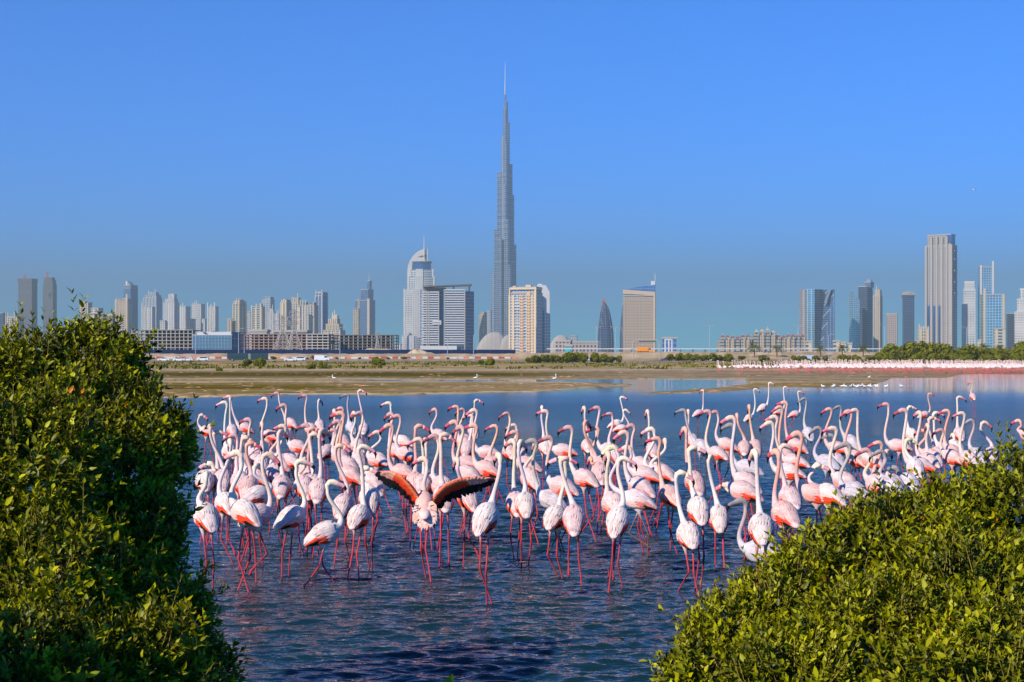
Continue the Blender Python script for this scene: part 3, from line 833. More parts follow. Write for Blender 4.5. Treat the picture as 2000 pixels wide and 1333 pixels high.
slant_cluster()
tower('dark blue twin tower with a notched silver crown', 3050, [(1680,1694,1707,560),(1690,1702,1706.5,552,'blue')], 'dark', roof=[(0.1,0.9,6,m_steel)])
tower('slim beige tower with a stepped pinnacle crown', 3000, [(1708,1718,1725,578),(1709,1717,1721,568)], 'stonegrey', piers=(4,1.4,0.9), roof=[(0.2,0.4,3,m_cream),(0.6,0.8,4,m_cream)])
tower('short peach tower with a dark recessed centre', 2700, [(1733,1752,1757,614)], 'rose', roof=[(0.0,0.3,2,m_cream),(0.65,1.0,2,m_cream)])
tower('brown glass tower capped by an ochre ring', 2900, [(1765,1786,1788,578),(1763.5,1787,1789,576,'dark')], 'dark', roof=[(0,1,4,m_gold),(0.1,0.9,6,m_grey)], spire=(0.5,9,0.4))
tower('small cream arcaded block left of the tall grey tower', 1900, [(1795,1814,1816,642)], 'cream', piers=(5,1.2,0.6))
tower('low cream podium beside the arcaded block', 1900, [(1788,1797,1798,666)], 'cream')
def index_tower():
    D = 2300
    r = tower('tall warm grey slab tower with vertical ribs, tallest on the right', D, [(1816.5,1860,1875,480),(1821.5,1856,1871,458.5)], 'stonegrey', k=0.45)
    X, th, w, d = corner(1816.5, 1860, 1875, D, 0.45)
    def H(py): return WZ(py, D)-GZ
    mstone = plain('warm_grey_stone', (0.38,0.345,0.32), 0.85, scale=0.05)
    for fx in (0.03, 0.23, 0.43, 0.62, 0.80, 0.94):
        mb = MB(); c = -w+w*fx; wd = 3.2 if fx < .9 else 5.5
        mb.box(c-wd/2, c+wd/2, -1.6, 0.3, -5, H(478 if fx in (.03,.94) else 462)); mb.build('vertical_rib', mstone, r)
    for fx in (0.13, 0.34, 0.54):
        mb = MB(); c = -w+w*fx; mb.box(c-2.2, c+2.2, -0.6, 0.3, -5, H(597)); mb.build('dark_strip', m_blueg, r)
    z = H(670)
    for q, yy in enumerate((488, 505, 527, 549, 571)):
        mb = MB(); mb.box(-0.2, 2.2, d*0.25, d*0.8, H(yy+3), H(yy)); mb.build('sky_terrace', mstone, r)
    mb = MB(); zz = H(570)
    while zz < H(484): mb.box(-0.1, 1.0, d*0.3, d*0.75, zz, zz+1.5); zz += 4.2
    mb.build('louvres', m_dgrey, r)['kind'] = 'stuff'
    mb = MB(); mb.box(-w*.22, -w*0.02, -0.4, d*.5, H(473), H(459)); mb.build('crown_louvre', m_blueg, r)
index_tower()
tower('white banded tower with an arched opening at its top', 2700, [(1884,1905,1908,566),(1886,1903,1906,551)], 'white', bands=(4.4,0.5,1.8), band_mat=m_white, roof=[(0.0,0.25,1.0,m_white)])
tower('dark blue low tower in front of the arched white one', 2600, [(1880,1890,1891,594)], 'dark')
tower('tall greenish glass tower with a pale edge fin near the right', 2700, [(1915,1941,1943,521.5)], 'teal', piers=(2,3,1), pier_mat=m_white)
tower('wide teal glass block inside a cream portal frame', 2300, [(1922,1962,1966,576)], 'teal', piers=(2,3.2,1.0), roof=[(0,1,0.8,m_cream)])
tower('small cream arched gateway block at the foot of the teal block', 2000, [(1944,1963,1965,643)], 'cream')
tower('dark low tower between the teal block and the right edge', 2700, [(1968,1984,1986,613)], 'dark')
tower('banded pale curved tower cut by the right edge of the picture', 2600, [(1986,2010,2020,610),(1989,2012,2018,585),(1994,2014,2018,565)], 'white', bands=(4.4,0.5,1.6), band_mat=m_white)
for i, (a, b, yt) in enumerate(((1574,1586,668),(1628,1640,667),(1642,1652,670),(1655,1664,672),(1910,1916,666))):
    tower(['low cream villa at the foot of the folded tower','low cream villa right of the folded tower','flat cream villa between the palm trees','smallest flat villa left of the slanted tower','low white kiosk at the foot of the right-hand cluster'][i], 1500, [(a,b,b+1,yt)], 'cream', cat='villa', name='villa')
tower('tiny pale blocks on the horizon right of the unfinished frames', 2600, [(774,782,784,673)], 'white')

# ---- unfinished concrete frames and the blue glass office
def frame_building(label, x0, x1, ytop, ybot, D, floors, bay_px, slabm, colm, back=30.0, x_dark=None):
    root = empty('unfinished_frame', (WX(x0, D), D, WZ(ybot, D)), 0, label, 'building')
    w = (x1-x0)*D/F; h = (ybot-ytop)*D/F; fh = h/floors
    mb = MB(); mb.box(0, w, 0, back, -0.22, 0.22); sm = mb.mesh('floor_slab', slabm)
    for i in range(floors+1): link('floor_slab', sm, root, (0, 0, fh*i))
    nb = max(2, int((x1-x0)/bay_px)); 
    mb = MB(); mb.box(-0.28, 0.28, -0.28, 0.28, 0, h); cm = mb.mesh('column', colm)
    for i in range(nb+1):
        for y in (0.6, back*0.5, back-0.6):
            link('column', cm, root, (0.5+(w-1.0)*i/nb, y, 0))
    mb = MB(); mb.box(w*0.1, w*0.9, back*0.8, back*0.84, 0, h*0.98); mb.build('core_wall', m_dgrey, root)
    for i in range(0, nb, 3):
        f_ = rng.randrange(floors)
        mb = MB(); mb.box(0.5+(w-1)*i/nb+0.4, 0.5+(w-1)*(i+1)/nb-0.4, 2.0, 2.3, fh*f_+0.3, fh*(f_+1)-0.3); mb.build('infill_wall', m_grey, root)
    mb = MB()
    for i in range(nb*2): mb.bar((w*(i+.5)/nb/2, back*0.5, h), (w*(i+.5)/nb/2, back*0.5, h+rng.uniform(.5,1.4)), 0.06, 4)
    mb.build('rebar', m_dgrey, root)['kind'] = 'stuff'
    return root
frame_building('bare concrete frame of slabs and columns, just right of the left bush', 256, 377, 645, 686, 1000, 6, 8.5, m_grey, m_grey)
frame_building('concrete frame with reddish slabs behind the two pylons', 467, 600, 653, 686, 1000, 6, 9, plain('rusty_concrete', (0.42,0.25,0.21), 0.85, scale=0.1), m_grey)
frame_building('pale concrete frame right of the pylons', 598, 642, 653, 686, 990, 6, 9, plain('pale_concrete', (0.58,0.53,0.46), 0.85, scale=0.1), m_grey)
frame_building('long dark concrete frame stretching to the hotel', 643, 773, 655, 684, 1010, 5, 9, m_dgrey, m_grey)
frame_building('small concrete frame on the slope behind the left bush', 167, 208, 613, 660, 1300, 6, 7, m_grey, m_grey)
tower('dark block right of the small concrete frame', 1300, [(208,220,222,616)], m_dgrey)
def blue_office():
    D = 950
    root = empty('glass_office', (WX(376, D), D, WZ(687, D)), 0, 'low blue glass office block with a white upper storey', 'office')
    w = (453-376)*D/F; wd = (467-453)*D/F
    def H(py): return (687-py)*D/F
    mb = MB(); mb.box(0, w, 0, 25, 0, H(655)); mb.build('core_wall', plain('office_core', (0.12,0.2,0.26), 0.4), root)
    mb = MB(); mb.prism([(w+.02,0.1),(w+wd,5),(w+wd,25),(w+.02,25)], 0, H(648.5)); mb.build('side_wall', M['dark'], root)
    mb = MB(); mb.box(2, w-1, 3, 22, H(655), H(648.5)); mb.build('upper_storey', m_white, root)
    gl = plain('office_glass', (0.13,0.22,0.27), 0.2, 0.3, scale=0.2)
    n = 5; hh = H(655.5)/n
    mb = MB(); mb.box(0.2, w-0.2, -0.35, -0.05, 0.12, hh-0.12); gm = mb.mesh('window_band', gl)
    for i in range(n): link('window_band', gm, root, (0, 0, hh*i))
    mb = MB(); mb.box(-0.1, 0.1, -0.5, -0.36, 0, H(655.5)); vm = mb.mesh('mullion', m_steel)
    for i in range(13): link('mullion', vm, root, (0.3+(w-0.6)*i/12, 0, 0))
    mb = MB(); mb.box(-0.3, w+0.3, -0.6, 1, H(655.3), H(654)); mb.build('parapet', m_white, root)
    mb = MB(); mb.box(w*0.27, w*0.31, -0.3, 3, H(652), H(649)); mb.build('vent_box', m_dgrey, root)
blue_office()
tower('plain tan upper building behind the reddish concrete frame', 1150, [(487,521,523,647)], m_grey)
tower('flat dark roof building behind the middle pylon', 1150, [(535,599,601,648)], m_dgrey)
# ------------------------------------------------------------------ hoarding, barriers, poles, pylons
m_hoard = plain('navy_hoarding', (0.006, 0.018, 0.075), 0.8, scale=0.3, spec=0.1)
root = empty('site_hoarding', (0, 725, 3.0), 0, 'long navy blue site hoarding below the unfinished frames', 'fence')
mb = MB(); pw = 6.0; mb.box(0.02, pw-0.02, -0.05, 0.05, 0.1, 2.15); pm = mb.mesh('panel', m_hoard)
x = WX(262, 725)
while x < WX(1006, 725):
    o = link('panel', pm, root, (x, rng.uniform(-0.03, 0.03), rng.uniform(-0.05, 0.03))); x += pw
mb = MB()
x = WX(262, 725)
while x < WX(1006, 725)+1: mb.box(x-0.08, x+0.08, 0.06, 0.2, -0.6, 1.9); x += pw
mb.build('posts', m_steel, root)

mw = plain('barrier_white', (0.55,0.52,0.47), 0.6); mr_ = plain('barrier_red', (0.42,0.06,0.04), 0.6); mo_ = plain('barrier_faded_orange', (0.60,0.22,0.10), 0.7)
bmesh_ = {}
for k, mm in (('w', mw), ('r', mr_), ('o', mo_)):
    mb = MB(); mb.extrude_xz([(-1.2,0),(1.2,0),(1.2,0.35),(1.2,1.0),(-1.2,1.0),(-1.2,0.35)], -0.18, 0.18)
    mb.extrude_xz([(-1.2,0),(1.2,0),(1.2,0.25),(-1.2,0.25)], -0.36, 0.36)
    bmesh_[k] = mb.mesh('road_barrier', mm)
labs = {'w':'white plastic road barrier in the line below the hoarding','r':'bright red plastic road barrier in the line below the hoarding','o':'faded orange plastic road barrier in the line below the hoarding'}
x = WX(288, 640); i = 0
while x < WX(1012, 640):
    k = 'w' if i % 2 else rng.choice('rro')
    if rng.random() < 0.12: k = 'w'
    o = link('road_barrier', bmesh_[k], None, (x, 640+rng.uniform(-.4,.4), 1.05+rng.uniform(-.05,.05)))
    o.rotation_euler = (0, 0, rng.uniform(-.06,.06)); o.scale = (1, 1, .8)
    tag(o, labs[k].replace(' plastic road barrier in the line', ' plastic road barrier, %s from the left in the line' % ordinal(i+1)), 'barrier', 'line of red and white road barriers')
    x += 2.46; i += 1

def light_pole(px, ytop, ybot, D, label, arms=1):
    root = empty('lamp_post', (WX(px, D), D, WZ(ybot, D)), 0, label, 'lamp post')
    h = (ybot-ytop)*D/F
    mb = MB(); mb.bar((0,0,-1), (0,0,h), 0.17, 8, r2=0.1); pole = mb.build('pole', m_steel, root)
    mb = MB()
    for s in ((-1, 1) if arms == 2 else (1,)):
        mb.bar((0,0,h-0.1), (s*1.6,0,h+0.25), 0.07, 6); mb.box(s*1.6-0.45, s*1.6+0.45, -0.18, 0.18, h+0.18, h+0.36)
    mb.build('lamp_head', m_grey, pole)
for i, (px, yt, yb, D, n) in enumerate(((382,650,706,600,1),(466,643,700,600,1),(477,655,700,640,1),(664,640,707,600,2),(803,655,702,600,1),(925,655,702,600,1),
      (1165,640,700,640,2),(1202,640,703,600,2),(1386,637,702,620,2),(1559,637,700,640,2),(1618,655,702,620,1),(1728,636,702,620,2),(1888,640,702,620,2),(874,662,700,640,1))):
    what = ['right of the left bush by the blue glass office','left of the bus below the reddish frame','directly right of the pole by the bus','double-armed, before the long dark frame','before the white sail-crowned tower',
            'at the right end of the banded hotel','left of the bullet-shaped glass tower','right of the bullet-shaped glass tower','alone against open sky at centre right','left of the folded glass tower','right of the folded glass tower',
            'left of the short peach tower','before the arched white tower','thin, below the banded hotel'][i]
    light_pole(px, yt, yb, D, 'grey street lamp post ' + what, n)

def pylon(label, xl, xr, ybase, ywaist, ytop, D):
    xc = (xl+xr)/2
    root = empty('lattice_pylon', (WX(xc, D), D, WZ(ybase, D)), 0.35, label, 'pylon')
    s = D/F; hw = (xr-xl)/2*s*0.78; zw = (ybase-ywaist)*s; zt = (ybase-ytop)*s; ww = hw*0.16
    mb = MB(); r = 0.26
    C4 = [(-1,-1),(1,-1),(1,1),(-1,1)]
    for a, b in C4:
        mb.bar((a*hw,b*hw,-1),(a*ww,b*ww,zw), r, 4); mb.bar((a*ww,b*ww,zw),(a*ww*.5,b*ww*.5,zt), r*.8, 4)
    mb.build('leg', m_grey, root)
    mb = MB(); n = 4
    for j in range(n):
        t0, t1 = j/n, (j+1)/n; h0 = hw+(ww-hw)*t0; h1 = hw+(ww-hw)*t1
        for q in range(4):
            a, b = C4[q], C4[(q+1) % 4]
            mb.bar((a[0]*h0,a[1]*h0,zw*t0),(b[0]*h1,b[1]*h1,zw*t1), r*.6, 4); mb.bar((b[0]*h0,b[1]*h0,zw*t0),(a[0]*h1,a[1]*h1,zw*t1), r*.6, 4)
    for j in range(5):
        z0 = zw+(zt-zw)*j/5; z1 = zw+(zt-zw)*(j+1)/5
        for q in range(4):
            a, b = C4[q], C4[(q+1) % 4]; mb.bar((a[0]*ww*.8,a[1]*ww*.8,z0),(b[0]*ww*.7,b[1]*ww*.7,z1), r*.5, 4)
    mb.build('bracing', m_grey, root)
    for zf, L_ in ((0.35, 1.0), (0.65, 0.85), (0.9, 0.6)):
        z = zw+(zt-zw)*zf; mb = MB()
        for sx in (-1, 1):
            mb.bar((0,0,z+1.0),(sx*hw*L_,0,z), r*.6, 4); mb.bar((0,0,z-0.6),(sx*hw*L_,0,z), r*.6, 4)
            mb.bar((sx*hw*L_,0,z),(sx*hw*L_,0,z-1.6), 0.14, 5)
        mb.build('cross_arm', m_grey, root)
pylon('large grey lattice pylon, left of the pair before the frames', 529, 574, 685, 646, 617, 800)
pylon('largest grey lattice pylon, right of the pair before the frames', 555, 594, 685, 645, 606, 780)
pylon('small distant lattice pylon before the long dark frame', 731, 743, 684, 662, 648, 980)

# ---- sign gantry
D = 620; root = empty('sign_gantry', (WX(1262.5, D), D, WZ(697, D)), 0, 'grey rounded overhead sign gantry framing the orange truck', 'gantry')
w = 25.5*D/F; h = 32*D/F; pts = [(-w,-1),(-w,h*0.78)]
for i in range(1, 6): t = i/6*math.pi/2; pts.append((-w+w*.16*(1-math.cos(t)), h*.78+h*.22*math.sin(t)))
pts += [(-w*.84, h), (w*.84, h)] + [(-a, b) for a, b in reversed(pts[:-2] if False else pts)][1:]
mb = MB()
for a, b in zip(pts, pts[1:]):
    if (Vector(a)-Vector(b)).length > 1e-4: mb.bar((a[0],0,a[1]),(b[0],0,b[1]), 0.24, 8)
mb.build('frame', m_grey, root)
mb = MB(); mb.box(-w*.6, w*.72, -0.35, -0.25, h-0.75, h-0.2); mb.build('sign_panel', plain('sign_back', (0.10,0.10,0.06), 0.7), root)

# ---- white guard rail / flyover edge on the right
mb = MB()
D = 1050
mb.box(WX(1068, D), WX(1725, D), D, D+8, WZ(682.6, D), WZ(680.8, D))
for px in range(1090, 1725, 24): mb.box(WX(px, D), WX(px+2, D), D+2, D+6, 2, WZ(683, D))
tag(mb.build('flyover', m_white), 'long low white flyover parapet across the plain', 'flyover')

# ---- sand heaps
def heap(label, x0, x1, ytop, ybot, D, peak=0.4, seed=1):
    r = random.Random(seed)
    hw = (x1-x0)*D/F; h = (ybot-ytop)*D/F; n, m_ = 34, 14; v = []; f = []
    for j in range(m_+1):
        for i in range(n+1):
            a = i/n; b = -1+2*j/m_
            e = (a/peak if a < peak else (1-a)/(1-peak))
            z = h*max(0, e)**0.9*max(0, 1-b*b)**0.8*(1+0.12*math.sin(a*23+b*5+seed)) + (r.random()-.5)*0.06*h
            v.append((a*hw, b*hw*0.22, z-0.25))
    for j in range(m_):
        for i in range(n): f.append((j*(n+1)+i, j*(n+1)+i+1, (j+1)*(n+1)+i+1, (j+1)*(n+1)+i))
    mb = MB(); mb.add(v, f)
    o = mb.build('sand_heap', m_sand, None, True, (WX(x0, D), D, WZ(ybot, D)))
    tag(o, label, 'sand heap')
m_sand = plain('sand', (0.56,0.41,0.24), 0.95, scale=0.8, var=0.25)
heap('steep sand heap before the hoarding below the white sail tower', 788, 862, 681.5, 694, 700, 0.32, 3)
heap('low sand bank behind the hoarding left of the hotel', 688, 860, 679.5, 690, 760, 0.22, 5)
heap('low sand bank below the supertall at the hoarding end', 920, 1040, 680.5, 690, 780, 0.5, 7)
heap('wide low sand bank under the orange truck', 1200, 1420, 686.5, 696, 690, 0.55, 9)
heap('low sandy bank behind the palms on the right', 1440, 1730, 684.5, 694, 720, 0.5, 12)
heap('small rubble mound left of the hoarding', 300, 352, 692, 697, 700, 0.6, 14)

# ------------------------------------------------------------------ vehicles
m_glass = plain('vehicle_glass', (0.015,0.02,0.025), 0.08, spec=0.6)
m_tyre = plain('tyre_rubber', (0.02,0.02,0.02), 0.9)
m_carw = plain('car_white', (0.78,0.78,0.77), 0.25, var=0.04)
m_carg = plain('car_silver', (0.42,0.44,0.46), 0.25, 0.5, var=0.04)
m_carb = plain('car_dark', (0.06,0.07,0.09), 0.25, var=0.04)
def wheel_mesh(r, w):
    mb = MB(); mb.bar((0,-w/2,0),(0,w/2,0), r, 12); t = mb.mesh('wheel', m_tyre)
    mb = MB(); mb.bar((0,-w/2-0.01,0),(0,w/2+0.01,0), r*.55, 10)
    return t, mb.mesh('rim', m_steel)
WH = {0.33: wheel_mesh(0.33, 0.22), 0.5: wheel_mesh(0.5, 0.35)}
def add_wheel(k, root, loc):
    w = link('wheel', WH[k][0], root, loc); link('rim', WH[k][1], w)
def car(label, px, D, z, kind='sedan', paint=None, flip=1, group='cars on the highway'):
    root = empty('car', (WX(px, D), D, z), 0 if flip > 0 else math.pi, label, 'car', group)
    L = 4.5; paint = paint or m_carw
    if kind == 'sedan': prof = [(-2.2,.32),(-2.25,.75),(-1.75,.92),(-1.15,.96),(-.6,1.40),(.55,1.44),(1.2,1.02),(2.1,.92),(2.25,.6),(2.2,.3)]; win = [(-1.0,.98),(-.55,1.34),(.5,1.38),(1.05,1.02)]
    elif kind == 'suv': prof = [(-2.25,.38),(-2.3,1.0),(-1.5,1.12),(-.85,1.70),(1.9,1.76),(2.25,1.15),(2.3,.4)]; win = [(-1.25,1.14),(-.8,1.62),(1.75,1.66),(2.0,1.16)]
    else: prof = [(-2.9,.4),(-2.95,1.1),(-2.4,1.3),(-1.9,2.2),(2.9,2.3),(2.95,.4)]; win = [(-2.25,1.35),(-1.85,2.05),(-1.0,2.05),(-1.0,1.35)]
    mb = MB(); mb.extrude_xz(prof[::-1], -0.86, 0.86); mb.build('body', paint, root)
    mb = MB(); mb.extrude_xz(win[::-1], -0.875, 0.875); mb.build('window', m_glass, root)
    ax = 1.4 if kind != 'van' else 2.0
    for sx in (-1, 1):
        for sy in (-1, 1): add_wheel(0.33, root, (sx*ax, sy*0.8, 0.33))
    for sx, mm in ((-1, m_carw), (1, m_redp)):
        for sy in (-.6, .6):
            e = prof[1][0] if sx < 0 else prof[-2][0]
            mb = MB(); mb.box(e-0.04, e+0.04, sy-.15, sy+.15, .62, .76); mb.build('headlight' if sx < 0 else 'tail_light', mm, root)
for lab, px, D, z, kd, pt, fl in (
    ('white saloon car nearest the left bush on the highway', 320, 590, 0.16, 'sedan', m_carw, -1),
    ('white saloon car, second right of the left bush', 350, 575, 0.16, 'sedan', m_carw, -1),
    ('white saloon car bumper to bumper behind another, third from the bush', 366, 596, 0.16, 'sedan', m_carw, 1),
    ('white off-road car left of the bus by the barriers', 396, 600, 0.16, 'suv', m_carw, 1),
    ('silver saloon car peeking at the edge of the left bush', 281, 575, 0.16, 'sedan', m_carg, -1),
    ('white saloon car with red trim right of the bus', 567, 580, 0.16, 'sedan', m_carw, -1),
    ('white pick-up style car left of the white van', 585, 598, 0.16, 'suv', m_carw, 1),
    ('white delivery van right of the bus', 629, 596, 0.16, 'van', m_carw, -1),
    ('dark saloon car below the sign gantry', 1302, 600, 0.16, 'sedan', m_carb, 1),
    ('white off-road car above the middle hedge', 1385, 600, 0.16, 'suv', m_carw, 1),
    ('dark saloon car right of the middle hedge', 1412, 598, 0.16, 'sedan', m_carb, 1),
    ('pale blue van between the palm trees on the right', 1574, 602, 0.16, 'van', plain('van_pale_blue', (0.45,0.60,0.75), 0.3), 1),
    ('white saloon car in front of the left group of hedges', 1152, 600, 0.16, 'sedan', m_carw, 1)):
    car(lab, px, D, z, kd, pt, fl)
def bus():
    D = 588; root = empty('bus', (WX(445, D), D, 0.16), 0, 'long articulated bus with dark windows on the highway', 'bus')
    m_busg = plain('bus_dark_green', (0.035,0.045,0.02), 0.4)
    mred = plain('bus_red', (0.5,0.04,0.03), 0.4)
    for a, b in ((0, 8.0), (8.9, 15.3)):
        mb = MB(); mb.box(a, b, -1.25, 1.25, 0.38, 1.02); mb.box(a, b, -1.15, 1.15, 1.02, 3.0); mb.build('body', m_busg, root)
        n = int((b-a)/1.55)
        mb = MB(); wv = (b-a)/n; mb.box(0.05, wv-0.05, -1.19, 1.19, 1.06, 2.73); wm = mb.mesh('window', m_glass)
        for i in range(n): link('window', wm, root, (a+wv*i, 0, 0))
    mb = MB(); mb.box(8.0, 8.9, -1.15, 1.15, 0.5, 2.9)
    mb.build('bellows', plain('bellows_grey', (0.22,0.24,0.20), 0.9), root)
    mb = MB(); mb.box(-0.05, 0.6, -1.28, 1.28, 0.4, 1.1); mb.build('front_panel', mred, root)
    mb = MB(); mb.box(-0.07, -0.01, -1.1, 1.1, 1.3, 2.7); mb.build('windscreen', m_glass, root)
    for xx in (1.9, 6.6, 12.9):
        for sy in (-1.1, 1.1): add_wheel(0.5, root, (xx, sy, 0.5))
bus()
def truck():
    D = 690; root = empty('dump_truck', (WX(1245, D), D, WZ(690.6, D)), 0, 'orange dump truck on the sand under the gantry', 'truck')
    mor = plain('truck_orange', (0.85,0.30,0.01), 0.4, var=0.06); s = 0.92
    mb = MB(); mb.extrude_xz([(0,.95),(4.6,.95),(4.7,2.75),(-.35,2.75)][::1], -1.2, 1.2); mb.build('tipper_body', mor, root)
    mb = MB()
    for i in range(6): mb.box(.3+i*.8, .42+i*.8, -1.28, 1.28, .95, 2.7)
    mb.build('tipper_ribs', mor, root)
    mb = MB(); mb.extrude_xz([(4.95,.7),(6.9,.7),(6.9,1.45),(6.1,1.55),(5.75,2.35),(4.95,2.4)], -1.15, 1.15); cab = mb.build('cab', mor, root)
    mb = MB(); mb.extrude_xz([(5.2,1.55),(6.0,1.55),(5.7,2.25),(5.2,2.28)], -1.17, 1.17); mb.build('window', m_glass, cab)
    mb = MB(); mb.box(0, 6.8, -.5, .5, .55, .9); mb.build('chassis', m_dgrey, root)
    for xx in (.8, 1.9, 5.9):
        for sy in (-.95, .95): add_wheel(0.5, root, (xx, sy, .45))
truck()
# ------------------------------------------------------------------ flamingos
UP = Vector((0, 0, 1))
m_feather = vcol_mat('flamingo_plumage', rough=0.75, spec=0.2, nscale=38, nvar=0.10)
m_wing = vcol_mat('flamingo_wing_feathers', rough=0.8, spec=0.15, nscale=55, nvar=0.14)
m_eye = plain('bird_eye', (0.55,0.45,0.05), 0.2)
# body stations: distance along the body axis, half width, half height, drop
BODY = [(-.300,.022,.012,-.050),(-.268,.048,.030,-.042),(-.205,.072,.058,-.028),(-.135,.088,.086,-.010),(-.055,.104,.112,0),(.03,.107,.118,0),(.10,.098,.108,.004),(.15,.080,.088,.014),(.186,.052,.058,.028)]
BODY = [(a*.78, b*.82, c*.85, d*.8) for a, b, c, d in BODY]
NSEG = 12

def frames(pts, side0):
    out = []; s = side0
    for i, p in enumerate(pts):
        t = (pts[min(i+1, len(pts)-1)] - pts[max(i-1, 0)]).normalized()
        s = (s - t*s.dot(t)); s = s.normalized() if s.length > 1e-5 else t.orthogonal().normalized()
        out.append((t, s, t.cross(s)*-1.0))
    return out

def bez(p0, p1, p2, p3, t):
    u = 1-t
    return p0*(u*u*u) + p1*(3*u*u*t) + p2*(3*u*t*t) + p3*(t*t*t)

def bird_mesh(name, yaw, pitch, bz, head, hyaw, pal, legs, seg=NSEG, nneck=18, headpitch=0.0):
    """one continuous skin: tail, trunk, neck, head and bill swept as one tube, each leg grown out of the belly.
    local axes = world axes, origin on the water under the body"""
    hd = Vector((-math.sin(yaw), math.cos(yaw), 0)); side = hd.cross(UP)
    ax = (hd*math.cos(pitch) + UP*math.sin(pitch)); nrm = side.cross(ax)
    C = Vector((0, 0, bz))
    hv = Vector((-math.sin(hyaw), math.cos(hyaw), 0))
    hv = (hv*math.cos(headpitch) - UP*math.sin(headpitch)).normalized(); hu = (UP - hv*UP.dot(hv)).normalized()
    pts = []; rad = []; col = []
    W_, N_, H_, B_, T_, L_ = pal['body'], pal['neck'], pal['head'], pal['bill'], pal['tip'], pal['leg']
    tailc = pal['tail']
    for i, (t, w, h, dz) in enumerate(BODY):
        pts.append(C + ax*t + nrm*dz); rad.append((w, h)); col.append(tailc if i < 2 else W_)
    P0 = C + ax*.163 + nrm*.040
    N3 = head - hv*.040 - hu*.052
    dist = (N3-P0).length
    T0 = (ax*0.55 + UP*0.9).normalized()
    P1 = P0 + T0*dist*0.34; P2 = N3 - (UP*0.95 - hv*0.10 - hd*0.05).normalized()*dist*0.36
    bulge = pal.get('bulge', 0.0)
    P1 = P1 + hd*bulge*0.15; P2 = P2 - hv*bulge*0.10
    kx = math.sin(head.z*91+head.x*57)*.05; ky = math.sin(head.z*47+head.x*83)*.045
    P1 = P1 + side*kx; P2 = P2 - side*kx*.6 + hd*ky
    for i in range(nneck):
        t = i/(nneck-1)
        pts.append(bez(P0, P1, P2, N3, t))
        r = .018*(1-t)**8 + .0210 - .0042*t
        rad.append((r, r)); k = min(1, t*2.2)
        col.append(tuple(W_[q]*(1-k)+N_[q]*k for q in range(3)))
    hs = [(-.036,-.012,.021,.023,H_),(-.012,.010,.0235,.0275,H_),(.016,.008,.0235,.029,H_),(.042,-.002,.0195,.024,H_),(.054,-.009,.017,.0215,B_),
          (.078,-.018,.0145,.0195,B_),(.097,-.030,.013,.0175,B_),(.101,-.036,.0125,.0168,T_),(.112,-.056,.0095,.0125,T_),(.112,-.080,.005,.0055,T_),(.108,-.092,.0012,.0012,T_)]
    for a, b, w, h, c in hs:
        pts.append(head + hv*(a*1.13) + hu*(b*1.13)); rad.append((w*1.1, h*1.12)); col.append(c)
    fr = frames(pts, side)
    v = []; vc = []; f = []
    n = len(pts)
    for i in range(n):
        t, s, u = fr[i]
        if u.dot(nrm if i < len(BODY) else (hu if i > n-9 else u)) < 0: u = -u
        if i < len(BODY): s, u = side, nrm
        for k in range(seg):
            a = 2*math.pi*k/seg
            v.append(pts[i] + s*(math.cos(a)*rad[i][0]) + u*(math.sin(a)*rad[i][1]))
            c = col[i]
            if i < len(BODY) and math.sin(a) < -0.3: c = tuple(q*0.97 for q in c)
            vc.append(c)
    hole = {}
    q = seg//4
    bot = 3*q
    i0 = 3
    skip = set()
    for sgn, j0 in ((-1, bot-2), (1, bot)):
        for di in (0, 1):
            for dj in (0, 1): skip.add((i0+di, (j0+dj) % seg))
    for i in range(n-1):
        for k in range(seg):
            if legs and (i, k) in skip: continue
            f.append((i*seg+k, i*seg+(k+1) % seg, (i+1)*seg+(k+1) % seg, (i+1)*seg+k))
    f.append(tuple(reversed(range(seg)))); f.append(tuple((n-1)*seg+k for k in range(seg)))
    if legs:
        for (sgn, j0), leg in zip(((-1, bot-2), (1, bot)), legs):
            b = [(0,0),(0,1),(0,2),(1,2),(2,2),(2,1),(2,0),(1,0)]
            loop = [(i0+di)*seg + (j0+dj) % seg for di, dj in b]
            cen = sum((v[i] for i in loop), Vector())/8
            path = [Vector(p) for p in leg['path']]
            lp = [cen + (path[0]-cen)*0.55] + path
            fr2 = frames(lp, hd)
            prev = loop
            lr = leg['r']; lc = leg['c']
            for i, p in enumerate(lp):
                t, s, u = fr2[i]
                rr = .024 if i == 0 else lr[i-1]; cc = W_ if i == 0 else lc[i-1]
                base = len(v)
                ring = []
                for k in range(8):
                    a = 2*math.pi*k/8; ring.append(p + s*math.cos(a)*rr + u*math.sin(a)*rr)
                if i == 0:           # best alignment with the belly opening
                    best = None
                    for d in (1, -1):
                        for o in range(8):
                            e = sum((ring[(o+d*k) % 8]-v[prev[k]]).length for k in range(8))
                            if best is None or e < best[0]: best = (e, d, o)
                    dd, oo = best[1], best[2]
                ring = [ring[(oo+dd*k) % 8] for k in range(8)]
                v += ring; vc += [cc]*8
                cur = list(range(base, base+8))
                for k in range(8): f.append((prev[k], prev[(k+1) % 8], cur[(k+1) % 8], cur[k]))
                prev = cur
            f.append(tuple(prev))
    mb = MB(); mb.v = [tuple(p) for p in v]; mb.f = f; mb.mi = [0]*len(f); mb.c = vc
    return mb.mesh(name, m_feather, True), (hd, side, ax, nrm, C)

